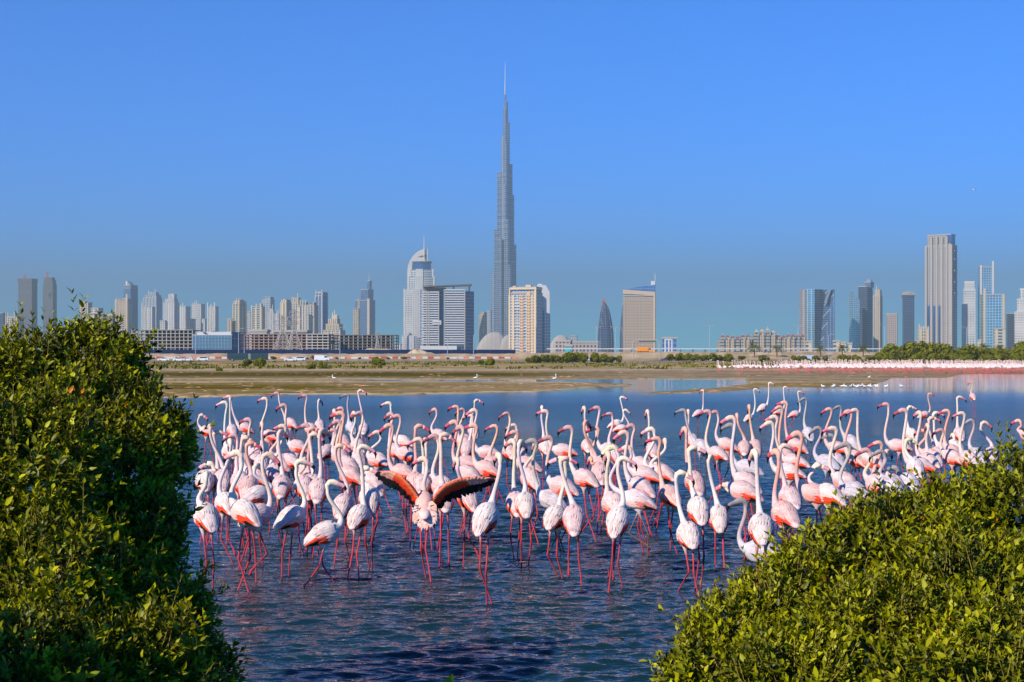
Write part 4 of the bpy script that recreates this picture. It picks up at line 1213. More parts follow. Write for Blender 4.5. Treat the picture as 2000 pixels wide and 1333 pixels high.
def leg_path(bz, yaw, pitch, sgn, pose, r, pal):
    """hip -> ankle joint -> foot in local coordinates"""
    hd = Vector((-math.sin(yaw), math.cos(yaw), 0)); side = hd.cross(UP)
    hip = UP*(bz-.105) + side*(sgn*.036) - hd*.02
    L = bz - .10
    if pose == 'lift':
        kn = UP*(bz-.12-L*.46) + side*(sgn*.05) + hd*(.05+r.uniform(0,.05))
        foot = kn - hd*(L*.42) - UP*(L*.26); end = foot - UP*.04 - hd*.02
    elif pose == 'back':
        kn = UP*(bz-.12-L*.46) + side*(sgn*.04) - hd*(.07)
        foot = kn - hd*.16 - UP*(L*.52); end = foot - UP*.18
    else:
        kn = UP*(bz-.12-L*.47) + side*(sgn*(.03+r.uniform(-.02,.03))) + hd*r.uniform(-.13,.05)
        foot = Vector((0,0,.0)) + side*(sgn*(.02+r.uniform(-.05,.05))) + hd*r.uniform(-.17,.20); end = foot - UP*.22
    t1 = hip.lerp(kn, .35); t2 = hip.lerp(kn, .82); k2 = kn.lerp(foot, .12); k3 = kn.lerp(foot, .5)
    path = [hip.lerp(t1, .4), t1, t2, kn, k2, k3, foot, end]
    l = pal['leg']; d = tuple(c*.72 for c in l); b = pal['body']
    mixc = tuple(b[i]*.45+l[i]*.55 for i in range(3))
    foot_r = .0105 if pose != 'lift' else .017
    return dict(path=path, r=[.0145,.0080,.0066,.0108,.0092,.0060,foot_r*.68,foot_r*.72], c=[mixc,l,l,d,d,l,l,d])

def wing_mesh(name, sgn, pal, seed):
    """folded wing: three rows of overlapping lance-shaped feathers lying on the flank; axes x=forward, y=side, z=up"""
    r = random.Random(seed)
    ts = [b[0] for b in BODY]; ws = [b[1] for b in BODY]; hs = [b[2] for b in BODY]; ds = [b[3] for b in BODY]
    def surf(t, ph, off):
        w = float(np.interp(t, ts, ws)); h = float(np.interp(t, ts, hs)); d = float(np.interp(t, ts, ds))
        if t < -.195: d -= (-.195-t)*.25
        w = max(w, .022)+off; h = max(h, .017)+off
        return Vector((t, sgn*w*math.cos(ph), h*math.sin(ph)+d))
    mb = MB()
    W_, R_, K_, P_ = pal['body'], pal['red'], (0.012,0.012,0.014), pal['pink']
    rows = [(-.035, .183, 88, -34, 9, .005, 2), (.027, .148, 84, -36, 9, .010, 1), (.082, .117, 80, -30, 8, .015, 0)]
    for t0, L, pa, pb, n, off, row in rows:
        for i in range(n):
            fr = i/(n-1)
            ph0 = math.radians(pa+(pb-pa)*fr + r.uniform(-3,3)); ph1 = ph0 + math.radians(-4 + 10*fr)
            LL = L*r.uniform(.88,1.1); tt = t0 + r.uniform(-.012,.012)
            hw = math.radians(10.5)
            if row == 2: c = W_ if fr < (.55,.68,.60)[seed % 3] else (R_ if fr < .85 else K_)
            elif row == 1: c = W_ if fr < .54 else (P_ if fr < (.66,.86,.74)[seed % 3] else R_)
            else: c = W_ if fr < .80 else P_
            if pal.get('plain'): c = W_ if fr < .85 or row == 0 else tuple(q*.35 for q in W_)
            j = r.uniform(.80, 1.10); jp = r.uniform(.86, 1.03); c = (min(.92, c[0]*j), min(.92, c[1]*j*jp), min(.92, c[2]*j*jp))
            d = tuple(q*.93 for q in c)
            segs = 4; v = []; cols = []
            for s in range(segs+1):
                u = s/segs; t = tt-LL*u; ph = ph0+(ph1-ph0)*u
                wd = hw*(.75, 1.0, 1.0, .72, .12)[s]; o = off + .004*math.sin(math.pi*u) + .006*u*(1 if row else .4)
                v += [surf(t, ph-wd, o-.0030), surf(t, ph, o+.0012), surf(t, ph+wd, o-.0030)]
                cols += [d, c, d]
            f = []
            for s in range(segs):
                a = s*3
                f += [(a,a+1,a+4,a+3),(a+1,a+2,a+5,a+4)]
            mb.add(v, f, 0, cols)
    return mb.mesh(name, m_wing, True)

def palette(kind):
    P = dict(body=(.635,.50,.48), neck=(.66,.52,.44), head=(.74,.50,.38), bill=(.72,.18,.22), tip=(.010,.009,.010), leg=(.55,.050,.065), red=(.84,.075,.028), pink=(.80,.36,.32), tail=(.80,.58,.55))
    if kind == 'o': P.update(neck=(.68,.36,.26), head=(.72,.38,.28), bill=(.60,.07,.12), body=(.63,.45,.42))
    if kind == 'd': P.update(head=(.55,.30,.28), bill=(.34,.07,.09), neck=(.72,.50,.40))
    if kind == 'w': P.update(body=(.68,.60,.555), neck=(.69,.60,.51), head=(.80,.64,.46), bill=(.78,.36,.38), pink=(.80,.50,.45))
    if kind == 'g': P.update(body=(.52,.49,.52), neck=(.42,.36,.34), head=(.30,.26,.25), bill=(.22,.20,.20), leg=(.14,.08,.07), plain=True, tail=(.5,.48,.48))
    if kind == 'y': P.update(body=(.68,.61,.60), neck=(.68,.62,.52), head=(.66,.60,.36), bill=(.70,.66,.40), leg=(.20,.11,.08), pink=(.78,.55,.5), red=(.75,.25,.2))
    return P
PAL = {k: palette(k) for k in 'podwgy'}
WINGS = {}
def wing_for(k, i):
    key = (k, i % 3)
    if key not in WINGS:
        WINGS[key] = tuple(wing_mesh('wing', s, PAL[k], 100+i % 3+ord(k)) for s in (-1, 1))
    return WINGS[key]
mb = MB(); mb.bar((0,-.0035,0),(0,.0035,0), .0042, 8); EYE = mb.mesh('eye', m_eye)

HY = {'L': 88, 'R': -88, 'A': 10, 'B': 35, 'C': -35, 'T': 165, 'l': 62, 'r': -62}
# head pixel, bill direction, body pixel, heading of the body (0 = away, 90 = left), palette, options
BIRDS = [
 (447,776,'L',478,836,72,'p'),(446,780,'A',454,842,20,'p'),(434,788,'L',448,884,30,'w'),(443,864,'A',441,985,35,'w',{'fy':1100,'lift':1}),
 (516,780,'L',528,853,66,'p'),(539,769,'L',568,828,62,'d'),(552,793,'L',581,874,60,'d'),(481,821,'L',499,892,42,'d'),(507,829,'A',512,906,10,'p'),
 (531,846,'L',546,903,45,'d'),(543,846,'C',550,951,2,'p'),(550,834,'L',565,903,62,'p'),(418,846,'R',414,937,-5,'p'),(392,812,'R',404,844,60,'p'),
 (404,835,'A',436,938,12,'p'),(451,853,'L',470,943,35,'d'),(470,854,'A',474,905,10,'p'),(478,857,'R',498,930,55,'p'),(483,868,'R',486,953,-8,'o'),
 (513,862,'R',499,902,22,'p'),(518,891,'R',502,1009,-42,'p',{'fy':1137,'lift':1}),(458,887,'L',478,1002,58,'w'),(403,908,'L',400,940,25,'w'),(395,930,'A',403,1010,20,'w'),
 (497,912,'C',502,972,-30,'w'),(539,874,'A',537,926,15,'p'),
 (594,774,'L',607,838,30,'d'),(622,783,'C',625,832,8,'p'),(675,773,'L',686,836,22,'g'),(702,764,'R',711,839,0,'p'),(650,804,'A',638,884,-28,'p'),(664,799,'L',668,862,40,'o'),
 (663,809,'L',684,930,58,'o'),(656,825,'L',679,909,52,'d'),(648,842,'L',664,893,45,'d'),(699,808,'L',700,898,28,'d'),(689,808,'B',699,872,30,'p'),(594,833,'L',601,922,30,'d'),
 (605,839,'R',602,944,8,'o'),(609,850,'R',612,950,5,'p'),(626,843,'C',622,958,0,'p'),(660,873,'R',670,989,-4,'p',{'fy':1096}),(705,875,'R',701,1011,-12,'w',{'fy':1125}),
 (722,927,'R',731,944,25,'p'),(735,846,'L',737,900,50,'p'),(712,917,'R',722,975,15,'w'),(582,904,'R',569,1012,-28,'w',{'fy':1124}),(645,945,'R',634,1044,-52,'w',{'fy':1142}),(590,900,'A',594,952,15,'p'),
 (758,789,'L',786,864,48,'w'),(761,810,'l',772,882,30,'d'),(775,814,'L',794,889,52,'d'),(758,833,'L',786,925,60,'o'),(817,834,'R',811,944,8,'o'),(848,801,'l',857,851,42,'d'),
 (815,860,'L',826,948,5,'p'),(829,862,'A',842,944,12,'p'),(846,854,'L',864,951,40,'d'),(868,851,'R',867,972,0,'p'),(890,796,'L',906,866,50,'o'),(886,826,'L',912,907,64,'o'),
 (901,801,'L',908,862,40,'d'),(898,836,'l',915,929,50,'d'),(891,900,'A',912,972,25,'p',{'lift':1}),(925,803,'L',953,886,66,'p'),(931,783,'R',925,843,8,'p'),(918,813,'l',913,877,-15,'p'),
 (925,833,'L',950,918,64,'o'),(965,834,'L',960,908,20,'o'),(974,893,'A',949,1012,-22,'w',{'fy':1185,'cross':1}),
 (989,809,'L',995,885,22,'d'),(1003,832,'L',1015,880,35,'p'),(1005,846,'L',1029,909,52,'o'),(1001,864,'B',1008,984,2,'p',{'fy':1090}),(1018,866,'C',1026,986,6,'w',{'fy':1108}),
 (1041,863,'L',1077,979,64,'g',{'fy':1080}),(1059,797,'A',1064,872,4,'w'),(1046,868,'A',1036,936,30,'p'),(1065,805,'L',1100,882,68,'p'),(1071,857,'L',1097,952,58,'d'),
 (1112,837,'L',1142,936,42,'d'),(1097,898,'L',1084,1012,-22,'w',{'fy':1130}),(1105,898,'R',1121,1014,4,'p',{'fy':1140}),
 (1142,798,'A',1148,872,0,'p'),(1146,826,'C',1174,910,22,'o'),(1155,898,'A',1172,925,15,'o'),(1167,798,'L',1191,880,58,'d'),(1164,838,'L',1180,908,48,'o'),(1193,810,'L',1199,886,14,'d'),
 (1215,777,'R',1203,829,-74,'w',{'fy':862}),(1222,802,'R',1213,839,-68,'w',{'fy':868}),(1220,847,'L',1250,953,42,'p'),(1234,833,'L',1254,911,52,'d'),(1226,876,'L',1259,930,58,'p'),
 (1196,876,'L',1244,978,84,'y',{'fy':1090,'lift':1,'bulge':1}),(1190,889,'A',1198,986,10,'p'),(1220,898,'R',1207,1018,-14,'w',{'fy':1152,'lift2':1}),
 (1267,805,'A',1274,880,10,'p'),(1272,840,'L',1288,922,56,'w'),(1286,859,'L',1308,969,20,'o',{'fy':1075}),(1301,862,'A',1292,925,35,'p'),
 (1373,763,'B',1364,808,-52,'p',{'fy':834}),(1337,803,'L',1369,873,32,'g'),(1347,804,'A',1352,862,12,'p'),(1341,840,'A',1357,943,22,'o'),(1359,877,'R',1364,997,10,'w'),
 (1385,805,'L',1400,888,32,'d'),(1398,806,'L',1420,870,66,'d'),(1431,818,'L',1457,943,56,'p'),(1429,832,'L',1460,916,54,'g'),(1443,812,'A',1454,876,-8,'o'),(1467,795,'A',1475,875,2,'o'),
 (1336,926,'R',1345,1046,0,'w',{'fy':1157}),(1393,895,'C',1404,1012,0,'w',{'fy':1105}),(1419,950,'l',1452,962,68,'p'),(1451,981,'L',1487,1080,70,'g',{'D':13.4}),(1481,886,'A',1487,1033,2,'w'),
 (1477,761,'R',1463,817,-52,'w',{'fy':838}),(1505,749,'R',1490,797,-62,'w',{'fy':836}),(1535,757,'R',1520,806,-60,'w',{'fy':836}),(1562,766,'R',1552,810,-68,'p',{'fy':838}),
 (1574,780,'L',1579,848,12,'g'),(1535,788,'L',1556,872,58,'o'),(1526,797,'L',1534,892,30,'o'),(1515,816,'L',1552,904,58,'p'),(1523,885,'B',1533,1006,12,'o'),(1505,828,'L',1539,924,68,'w'),
 (1559,849,'L',1592,967,62,'o'),(1601,838,'L',1614,905,30,'g'),(1603,911,'R',1618,968,50,'w'),(1539,873,'R',1543,974,0,'p'),(1622,801,'L',1635,877,48,'o'),(1642,796,'L',1662,864,38,'g'),
 (1632,839,'L',1650,943,58,'p'),(1628,852,'L',1634,903,22,'g'),
 (1661,805,'L',1671,897,40,'o'),(1674,803,'L',1703,901,55,'p'),(1733,791,'L',1754,872,68,'d'),(1767,803,'L',1796,910,66,'d'),(1783,796,'R',1780,850,4,'w'),(1817,770,'R',1805,811,-62,'o',{'fy':838,'lift':1}),
 (1802,808,'A',1812,902,30,'p'),(1809,843,'L',1815,892,30,'o'),(1819,832,'A',1822,896,14,'p'),(1827,818,'R',1831,890,5,'p'),(1835,808,'R',1838,880,8,'w'),(1842,842,'L',1860,895,40,'d'),
 (1855,804,'L',1860,885,22,'o'),(1880,777,'R',1874,848,-5,'p'),(1886,809,'L',1892,898,20,'p'),(1903,823,'L',1908,892,18,'g'),(1931,827,'R',1937,890,-8,'p'),(1901,747,'L',1900,775,8,'o',{'fy':816}),
 (1994,823,'l',2008,852,40,'o'),(1723,867,'L',1724,946,20,'o'),(1698,881,'L',1713,948,24,'d'),(1727,884,'L',1740,951,22,'g'),(1741,884,'C',1746,950,10,'p'),(1658,870,'L',1668,962,42,'g'),
 (1784,860,'R',1788,915,0,'y'),(1755,916,'L',1775,946,30,'g'),(1868,851,'A',1868,878,10,'w'),
]
ZB = 0.70
flam_info = []
for bi, b in enumerate(BIRDS):
    hx, hy, hdir, bx, by, yawd, pk = b[:7]
    op = b[7] if len(b) > 7 else {}
    r = random.Random(500+bi)
    if 'D' in op: D = op['D']
    elif 'fy' in op: D = CH*F/(op['fy']-HOR)
    else: D = (CH-ZB)*F/(by-HOR)
    bz = WZ(by, D)
    if 'fy' not in op and 'D' not in op: bz = ZB
    bz = max(0.30, min(bz, 0.92))
    yaw = math.radians(yawd + r.uniform(-9, 9)); pitch = math.radians(7 + 10*math.cos(yaw)**2 + r.uniform(-8, 9))
    hdv = Vector((-math.sin(yaw), math.cos(yaw), 0))
    Hc = Vector((WX(hx, D)-WX(bx, D), hdv.y*0.20, WZ(hy, D)))
    Hc.x *= (D + Hc.y)/D; Hc.z = CH - (hy-HOR)*(D+Hc.y)/F
    # keep the neck within a flamingo's reach
    root_pt = Vector((0,0,bz)) + hdv*0.13 + UP*0.06
    reach = (Hc-root_pt).length
    if reach > 0.78: Hc = root_pt + (Hc-root_pt)*(0.78/reach)
    pal = dict(PAL[pk]); j = r.uniform(.94, 1.05)
    for key in ('body','neck','head'): pal[key] = tuple(min(.92, c*j) for c in pal[key])
    pal['neck'] = tuple(pal['neck'][q]*(1 if q == 0 else r.uniform(.88, 1.08)) for q in range(3))
    jl = r.uniform(.62, 1.05); pal['leg'] = tuple(c*jl for c in pal['leg'])
    pal['bulge'] = 1.6 if op.get('bulge') else max(0.0, .62-reach)*1.3
    poses = ['stand','stand']
    if op.get('lift'): poses[1] = 'lift'
    elif op.get('lift2'): poses[0] = 'back'
    elif r.random() < .06: poses[r.randrange(2)] = 'lift'
    elif r.random() < .34: poses[r.randrange(2)] = 'back'
    legs = [leg_path(bz, yaw, pitch, s, p, r, pal) for s, p in zip((-1, 1), poses)]
    me, (hd_, side_, ax_, nrm_, C_) = bird_mesh('flamingo', yaw, pitch, bz, Hc, math.radians(HY[hdir]+r.uniform(-10,10)), pal, legs, headpitch=r.uniform(-.10,.28))
    o = link('flamingo', me, None, (WX(bx, D), D, 0))
    if D < 34: WAKES.append((WX(bx, D), D))
    o['category'] = 'flamingo'; o['group'] = 'flamingos wading in the near flock'
    Rm = Matrix((ax_, -side_, nrm_)).transposed().to_4x4()
    wl_, wr_ = wing_for(pk, bi)
    for wm in (wl_, wr_):
        w = link('wing', wm, o); w.matrix_local = Matrix.Translation(C_) @ Rm
    if D < 26:
        hy_ = math.radians(HY[hdir]); hv_ = Vector((-math.sin(hy_), math.cos(hy_), 0)); hs_ = hv_.cross(UP)
        for s in (-1, 1):
            e = link('eye', EYE, o, Hc + hv_*.02 + UP*.012 + hs_*(s*.0225)); e.rotation_euler = (0, 0, hy_)
    flam_info.append(dict(o=o, hx=hx, hy=hy, bx=bx, by=by, D=D, dir=hdir, yaw=yawd, pk=pk, lift=bool(op.get('lift')), reach=reach))

# ---- labels that single each one out: look first, then row and the landmark above it
DIRW = {'L':'bill turned left','l':'bill turned left','R':'bill turned right','r':'bill turned right','A':'head facing away','B':'head facing away','C':'head facing away','T':'facing us'}
PALW = {'p':'pink','o':'orange-necked','d':'dark-billed','w':'whitish','g':'greyish','y':'pale yellow-billed'}
LAND = [(0,415,'against the left bush'),(415,470,'below the bus front'),(470,530,'below the bus rear'),(530,600,'below the pylons'),(600,660,'below the white van'),(660,745,'below the dark frame'),
        (745,825,'below the sail-crowned tower'),(825,935,'below the banded hotel'),(935,990,'below the supertall'),(990,1050,'below the beige portal tower'),(1050,1110,'below the leftmost hedge'),
        (1110,1175,'left of the bullet tower'),(1175,1230,'below the bullet tower'),(1230,1295,'below the orange truck'),(1295,1400,'under open sky'),(1400,1475,'below the palace blocks'),
        (1475,1545,'below the two left palms'),(1545,1640,'below the folded tower'),(1640,1730,'below the slanted tower'),(1730,1800,'below the ochre-capped tower'),(1800,1880,'below the tall grey tower'),(1880,2100,'by the right edge')]
def rowname(D):
    return 'frontmost row' if D < 14.2 else 'second row' if D < 16.6 else 'middle rows' if D < 19.6 else 'rear rows' if D < 26 else 'far straggler'
def lm(x):
    for a, b, t in LAND:
        if a <= x < b: return t
    return 'by the right edge'
buckets = {}
for q in flam_info:
    body = 'side-on' if abs(q['yaw']) > 50 else 'back to us' if abs(q['yaw']) < 24 else 'turned aside'
    base = f"{PALW[q['pk']]} flamingo {body}, {DIRW[q['dir']]}, {rowname(q['D'])}, {lm(q['bx'])}"
    if q['lift']: base = f"{PALW[q['pk']]} flamingo lifting one leg, {DIRW[q['dir']]}, {rowname(q['D'])}, {lm(q['bx'])}"
    q['base'] = base; buckets.setdefault(base, []).append(q)
for base, qs in buckets.items():
    qs.sort(key=lambda q: q['hx'])
    for i, q in enumerate(qs):
        if len(qs) == 1: q['o']['label'] = base
        else:
            w = ['left one', 'right one'] if len(qs) == 2 else ['leftmost', 'middle one', 'rightmost', 'far right'] if len(qs) == 3 else ['first','second','third','fourth','fifth','sixth']
            q['o']['label'] = base + ', ' + w[i]

# ---- the flamingo with spread wings
def winged():
    D = CH*F/(1133-HOR); bx, by = 829, 985
    bz = WZ(by, D); pal = dict(PAL['p']); pal['body'] = (.70,.42,.35)
    yaw = math.radians(4); pitch = math.radians(20); r = random.Random(9)
    Hc = Vector((WX(822, D)-WX(bx, D), .44, WZ(905, D)))
    pal['bulge'] = 0
    legs = [leg_path(bz, yaw, pitch, s, 'stand', r, pal) for s in (-1, 1)]
    me, (hd_, side_, ax_, nrm_, C_) = bird_mesh('flamingo', yaw, pitch, bz, Hc, math.radians(60), pal, legs)
    o = link('flamingo', me, None, (WX(bx, D), D, 0))
    tag(o, 'flamingo flapping both wings wide, showing scarlet coverts and black flight feathers', 'flamingo', 'flamingos wading in the near flock')
    def P(px, py, dy): return Vector((WX(px, D+dy)-WX(bx, D), dy, WZ(py, D+dy)))
    # wing: arm line and feather fan given at their own depth; the wing sweeps slightly away from the camera
    def wing(arm, trail, nm, seed):
        rr = random.Random(seed); mb = MB()
        def lerp(pl, t):
            n = len(pl)-1; i = min(n-1, int(t*n)); f = t*n-i
            return pl[i].lerp(pl[i+1], f)
        def feather(a, b, w, c, off, bend=.012):
            d = (b-a); L = d.length; d.normalize(); s = d.cross(Vector((0,-1,0))).normalized(); nn = Vector((0,-1,0))
            v = []; cols = []
            for k, (u, ww) in enumerate(((0,.7),(.35,1),(.7,1),(.92,.7),(1,.1))):
                p = a+d*(L*u)+nn*(off+bend*math.sin(u*3.1)); p += nn*-.02*u*u
                v += [p-s*w*ww, p+nn*.004, p+s*w*ww]; cols += [tuple(q*.8 for q in c), c, tuple(q*.8 for q in c)]
            f = []
            for k in range(4): q = k*3; f += [(q,q+1,q+4,q+3),(q+1,q+2,q+5,q+4)]
            mb.add(v, f, 0, cols)
        N = 30
        for i in range(N):                     # black flight feathers
            t = i/(N-1); feather(lerp(arm, t), lerp(trail, t)+Vector((rr.uniform(-.012,.012),0,rr.uniform(-.012,.012))), .020, (.010,.010,.011), .0)
        for row, (ln, off, cc) in enumerate(((.68,.024,(.90,.045,.012)),(.50,.036,(.92,.08,.02)),(.27,.048,(.92,.22,.10)))):
            n = 24
            for i in range(n):
                t = i/(n-1)*.92; a = lerp(arm, t); b = lerp(trail, t)
                c = cc if t < .72 else tuple(cc[q]*.25+(.82,.50,.38)[q]*.75 for q in range(3))
                c = tuple(min(1, q*rr.uniform(.85,1.15)) for q in c)
                feather(a, a.lerp(b, ln*(1-.25*t)*rr.uniform(.85,1.05)), .018, c, off, .006)
        for i in range(12):                     # fleshy arm under the leading edge
            mb.bar(lerp(arm, i/12), lerp(arm, (i+1)/12), .016-.009*i/12, 8, col=(.80,.22,.13))
        w = mb.build(nm, m_wing, o, True)
        w['label'] = 'scarlet and black spread wing'
    wing([P(824,984,.06), P(813,963,.0), P(800,945,-.05), P(785,930,-.06), P(763,921,-.02), P(741,922,.04)],
         [P(818,1002,.06), P(802,987,.05), P(784,967,.03), P(767,956,.02), P(749,947,.03), P(732,932,.05)], 'wing', 3)
    wing([P(841,984,.06), P(854,963,.0), P(871,947,-.05), P(892,937,-.06), P(926,932,-.02), P(962,935,.05)],
         [P(849,1005,.06), P(868,987,.05), P(888,975,.03), P(911,970,.02), P(941,959,.03), P(964,943,.06)], 'wing', 4)
    mb = MB(); rr = random.Random(8)                # loose rump and tail plumes
    for i in range(90):
        a0 = rr.uniform(-1, 1); st = P(829+a0*13, 980+rr.uniform(0,34), -.10); en = P(829+a0*24+rr.uniform(-3,3), 1004+rr.random()**.7*42-abs(a0)*26, -.15)
        d = en-st; s = Vector((1,0,0)).cross(d).cross(d).normalized()*.017
        c = rr.choice([(.72,.50,.43),(.76,.60,.55),(.74,.42,.31)])
        m1 = st.lerp(en, .6)+Vector((0,-.02,0))
        mb.add([st-s, st+s, m1+s*1.3, m1-s*1.3, en], [(0,1,2,3),(3,2,4)], 0, c)
    mb.build('tail_plumes', m_wing, o, True)
winged()

build_water()

# ------------------------------------------------------------------ the far flock
far_meshes = []
for i in range(7):
    r = random.Random(900+i); yaw = math.radians(r.choice([85, -85, 70, -75, 100, 30])); pal = dict(PAL['w']); pal['bulge'] = 0
    pal['body'] = (.80,.65,.61); pal['neck'] = (.80,.65,.59); pal['leg'] = (.72,.14,.14)
    hdv = Vector((-math.sin(yaw), math.cos(yaw), 0))
    if i in (2, 5): Hc = hdv*.32 + UP*(.62); hp = .9      # neck lowered
    else: Hc = hdv*r.uniform(.15,.30) + UP*r.uniform(1.15,1.38); hp = .1
    legs = [leg_path(.72, yaw, .2, s, 'stand', r, pal) for s in (-1, 1)]
    me, (hd_, side_, ax_, nrm_, C_) = bird_mesh('distant_flamingo', yaw, .2, .72, Hc, yaw, pal, legs, seg=8, nneck=7, headpitch=hp)
    far_meshes.append(me)
rr = random.Random(77)
far_spots = []
for q in range(1250):
    px = 1400 + (rr.random()**0.72)*640
    if px < 1520 and rr.random() < .40: continue
    fy = 731 - rr.random()**1.2*10.0*(0.35+.65*min(1, (px-1395)/200))
    if 1417 < px < 1424: continue
    far_spots.append((fy, px))
far_spots.sort(reverse=True)
n_ind = 165
stuff = MB()
for i, (fy, px) in enumerate(far_spots):
    D = CH*F/(fy-HOR); me = far_meshes[rr.randrange(7)]; s = rr.uniform(1.0, 1.2)
    loc = Vector((WX(px, D), D, 0.03))
    if i < n_ind:
        o = link('distant_flamingo', me, None, loc); o.scale = (s, s, s); o.rotation_euler = (0, 0, rr.uniform(-.4,.4))
        tag(o, 'tiny pale flamingo in the dense far flock on the mudbank', 'flamingo', 'far flock on the mudbank')
    else:
        m_ = Matrix.Translation(loc) @ Matrix.Rotation(rr.uniform(-.4,.4), 4, 'Z') @ Matrix.Scale(s, 4)
        vs = [m_ @ vv.co for vv in me.vertices]; ca = me.color_attributes['Col'].data
        stuff.add(vs, [tuple(p.vertices) for p in me.polygons], 0, [tuple(ca[k].color[:3]) for k in range(len(vs))])
if stuff.v:
    o = stuff.build('flamingo_flock', m_feather, None, True)
    tag(o, 'hindmost pale flamingos of the dense far flock', 'flamingo flock', kind='stuff')

# ------------------------------------------------------------------ gulls and egrets
m_bird = vcol_mat('white_bird_plumage', rough=0.7, nscale=30, nvar=.06)
def small_bird(name, neck, body, legl, flip, bend=0.0, tall=False):
    """gull or egret: one sweep tail-trunk-neck-head-bill with two legs"""
    Wt = (.88,.88,.86); G = (.45,.47,.5); Y = (.55,.35,.06)
    bz = legl + body*.18
    st = [(-.62,.0,.02,.015,Wt),(-.45,.0,.09,.05,G),(-.2,.02,.17,.14,Wt),(.08,.02,.19,.18,Wt),(.3,.06,.14,.15,Wt)]
    pts = [Vector((flip*a*body, 0, bz+b*body)) for a, b, *_ in st]; rad = [(w*body, h*body) for _, _, w, h, _ in st]; col = [s[4] for s in st]
    hz = bz + neck; hx = flip*body*.36
    for i in range(1, 6):
        t = i/5; pts.append(Vector((flip*body*(.42+bend*math.sin(t*3.1)*.5)*(1-t)+hx*t, 0, bz+body*.15+(neck-body*.15)*t))); rr_ = body*(.09-.03*t); rad.append((rr_, rr_)); col.append(Wt)
    for a, b, w in ((.04,.02,.075),(.12,.02,.07),(.2,-.01,.035),(.42 if tall else .3,-.03,.006)):
        pts.append(Vector((hx+flip*a*body, 0, hz+b*body))); rad.append((w*body, w*body)); col.append(Y if a > .15 else Wt)
    fr = frames(pts, Vector((0,1,0))); mb = MB(); v = []; c = []; f = []; S = 8
    for i, p in enumerate(pts):
        t, s, u = fr[i]
        for k in range(S):
            a = 2*math.pi*k/S; v.append(p+s*math.cos(a)*rad[i][0]+u*math.sin(a)*rad[i][1]); c.append(col[i])
    for i in range(len(pts)-1):
        for k in range(S): f.append((i*S+k, i*S+(k+1) % S, (i+1)*S+(k+1) % S, (i+1)*S+k))
    f.append(tuple(reversed(range(S)))); f.append(tuple(range(len(v)-S, len(v))))
    mb.add(v, f, 0, c)
    for sy in (-.06, .06): mb.bar((0, sy*body, bz-.1*body), (flip*.03, sy*body, -.05), body*.022, 6, col=(.05,.05,.05))
    return mb.mesh(name, m_bird, True)
gm = [small_bird('gull', .12, .29, .07, s, 0) for s in (-1, 1)]
for i, (px, py) in enumerate(((1608,757),(1627,757),(1630,756),(1645,756.5),(1652,757),(1661,757),(1670,756),(1674,757.5),(1677,757),(1681,756),(1689,757),(1697,756),(1701,757.2),(1711,756),(1713,757),(1730,757),(1761,756.5),(1697,738))):
    D = CH*F/(py+1.5-HOR)
    o = link('gull', gm[i % 2], None, (WX(px, D), D, .0)); o.rotation_euler = (0, 0, rng.uniform(-.6,.6))
    tag(o, 'small white gull in the shallows before the far flock, %s from the left' % ordinal(i+1) if i < 17 else 'lone white gull just below the far flock', 'gull', 'gulls in the shallows' if i < 17 else None)
for px, py, h, fl, lab in ((653,744,.30,-1,'white egret on the mudflat at the left, below the white van'),(928,743.5,.34,1,'white egret on the mudflat below the supertall'),(1082,745,.42,1,'white egret hunched at the narrow pool, centre')):
    D = CH*F/(py-HOR)
    o = link('egret', small_bird('egret', h*.85, .36, .14, fl, .4, True), None, (WX(px, D), D, .03)); tag(o, lab, 'egret')
D = 115; root = empty('flying_gull', W(1900, 371, D), .25, 'gull gliding alone in the blue sky at upper right', 'gull')
mb = MB(); mb.bar((0,-.16,0),(0,0,.01), .012, 8, r2=.045, col=(.85,.85,.85)); mb.bar((0,0,.01),(0,.17,0), .045, 8, r2=.03, col=(.85,.85,.85)); mb.bar((0,.17,0),(0,.23,-.01), .03, 8, r2=.004, col=(.8,.8,.75)); mb.build('body', m_bird, root, True)
for s in (-1, 1):
    mb = MB(); v = []
    for x, z, c in ((.02,.02,.11),(.12,.055,.12),(.22,.045,.10),(.33,.015,.05),(.37,.0,.01)): v += [(s*x,.07,z+.006),(s*x,.07-c,z),(s*x,.05,z+.016)]
    f = []
    for k in range(4): q = k*3; f += [(q,q+1,q+4,q+3),(q+1,q+2,q+5,q+4),(q+2,q,q+3,q+5)]
    mb.add(v, f, 0, (.25,.27,.30)); mb.build('wing', m_bird, root, True)
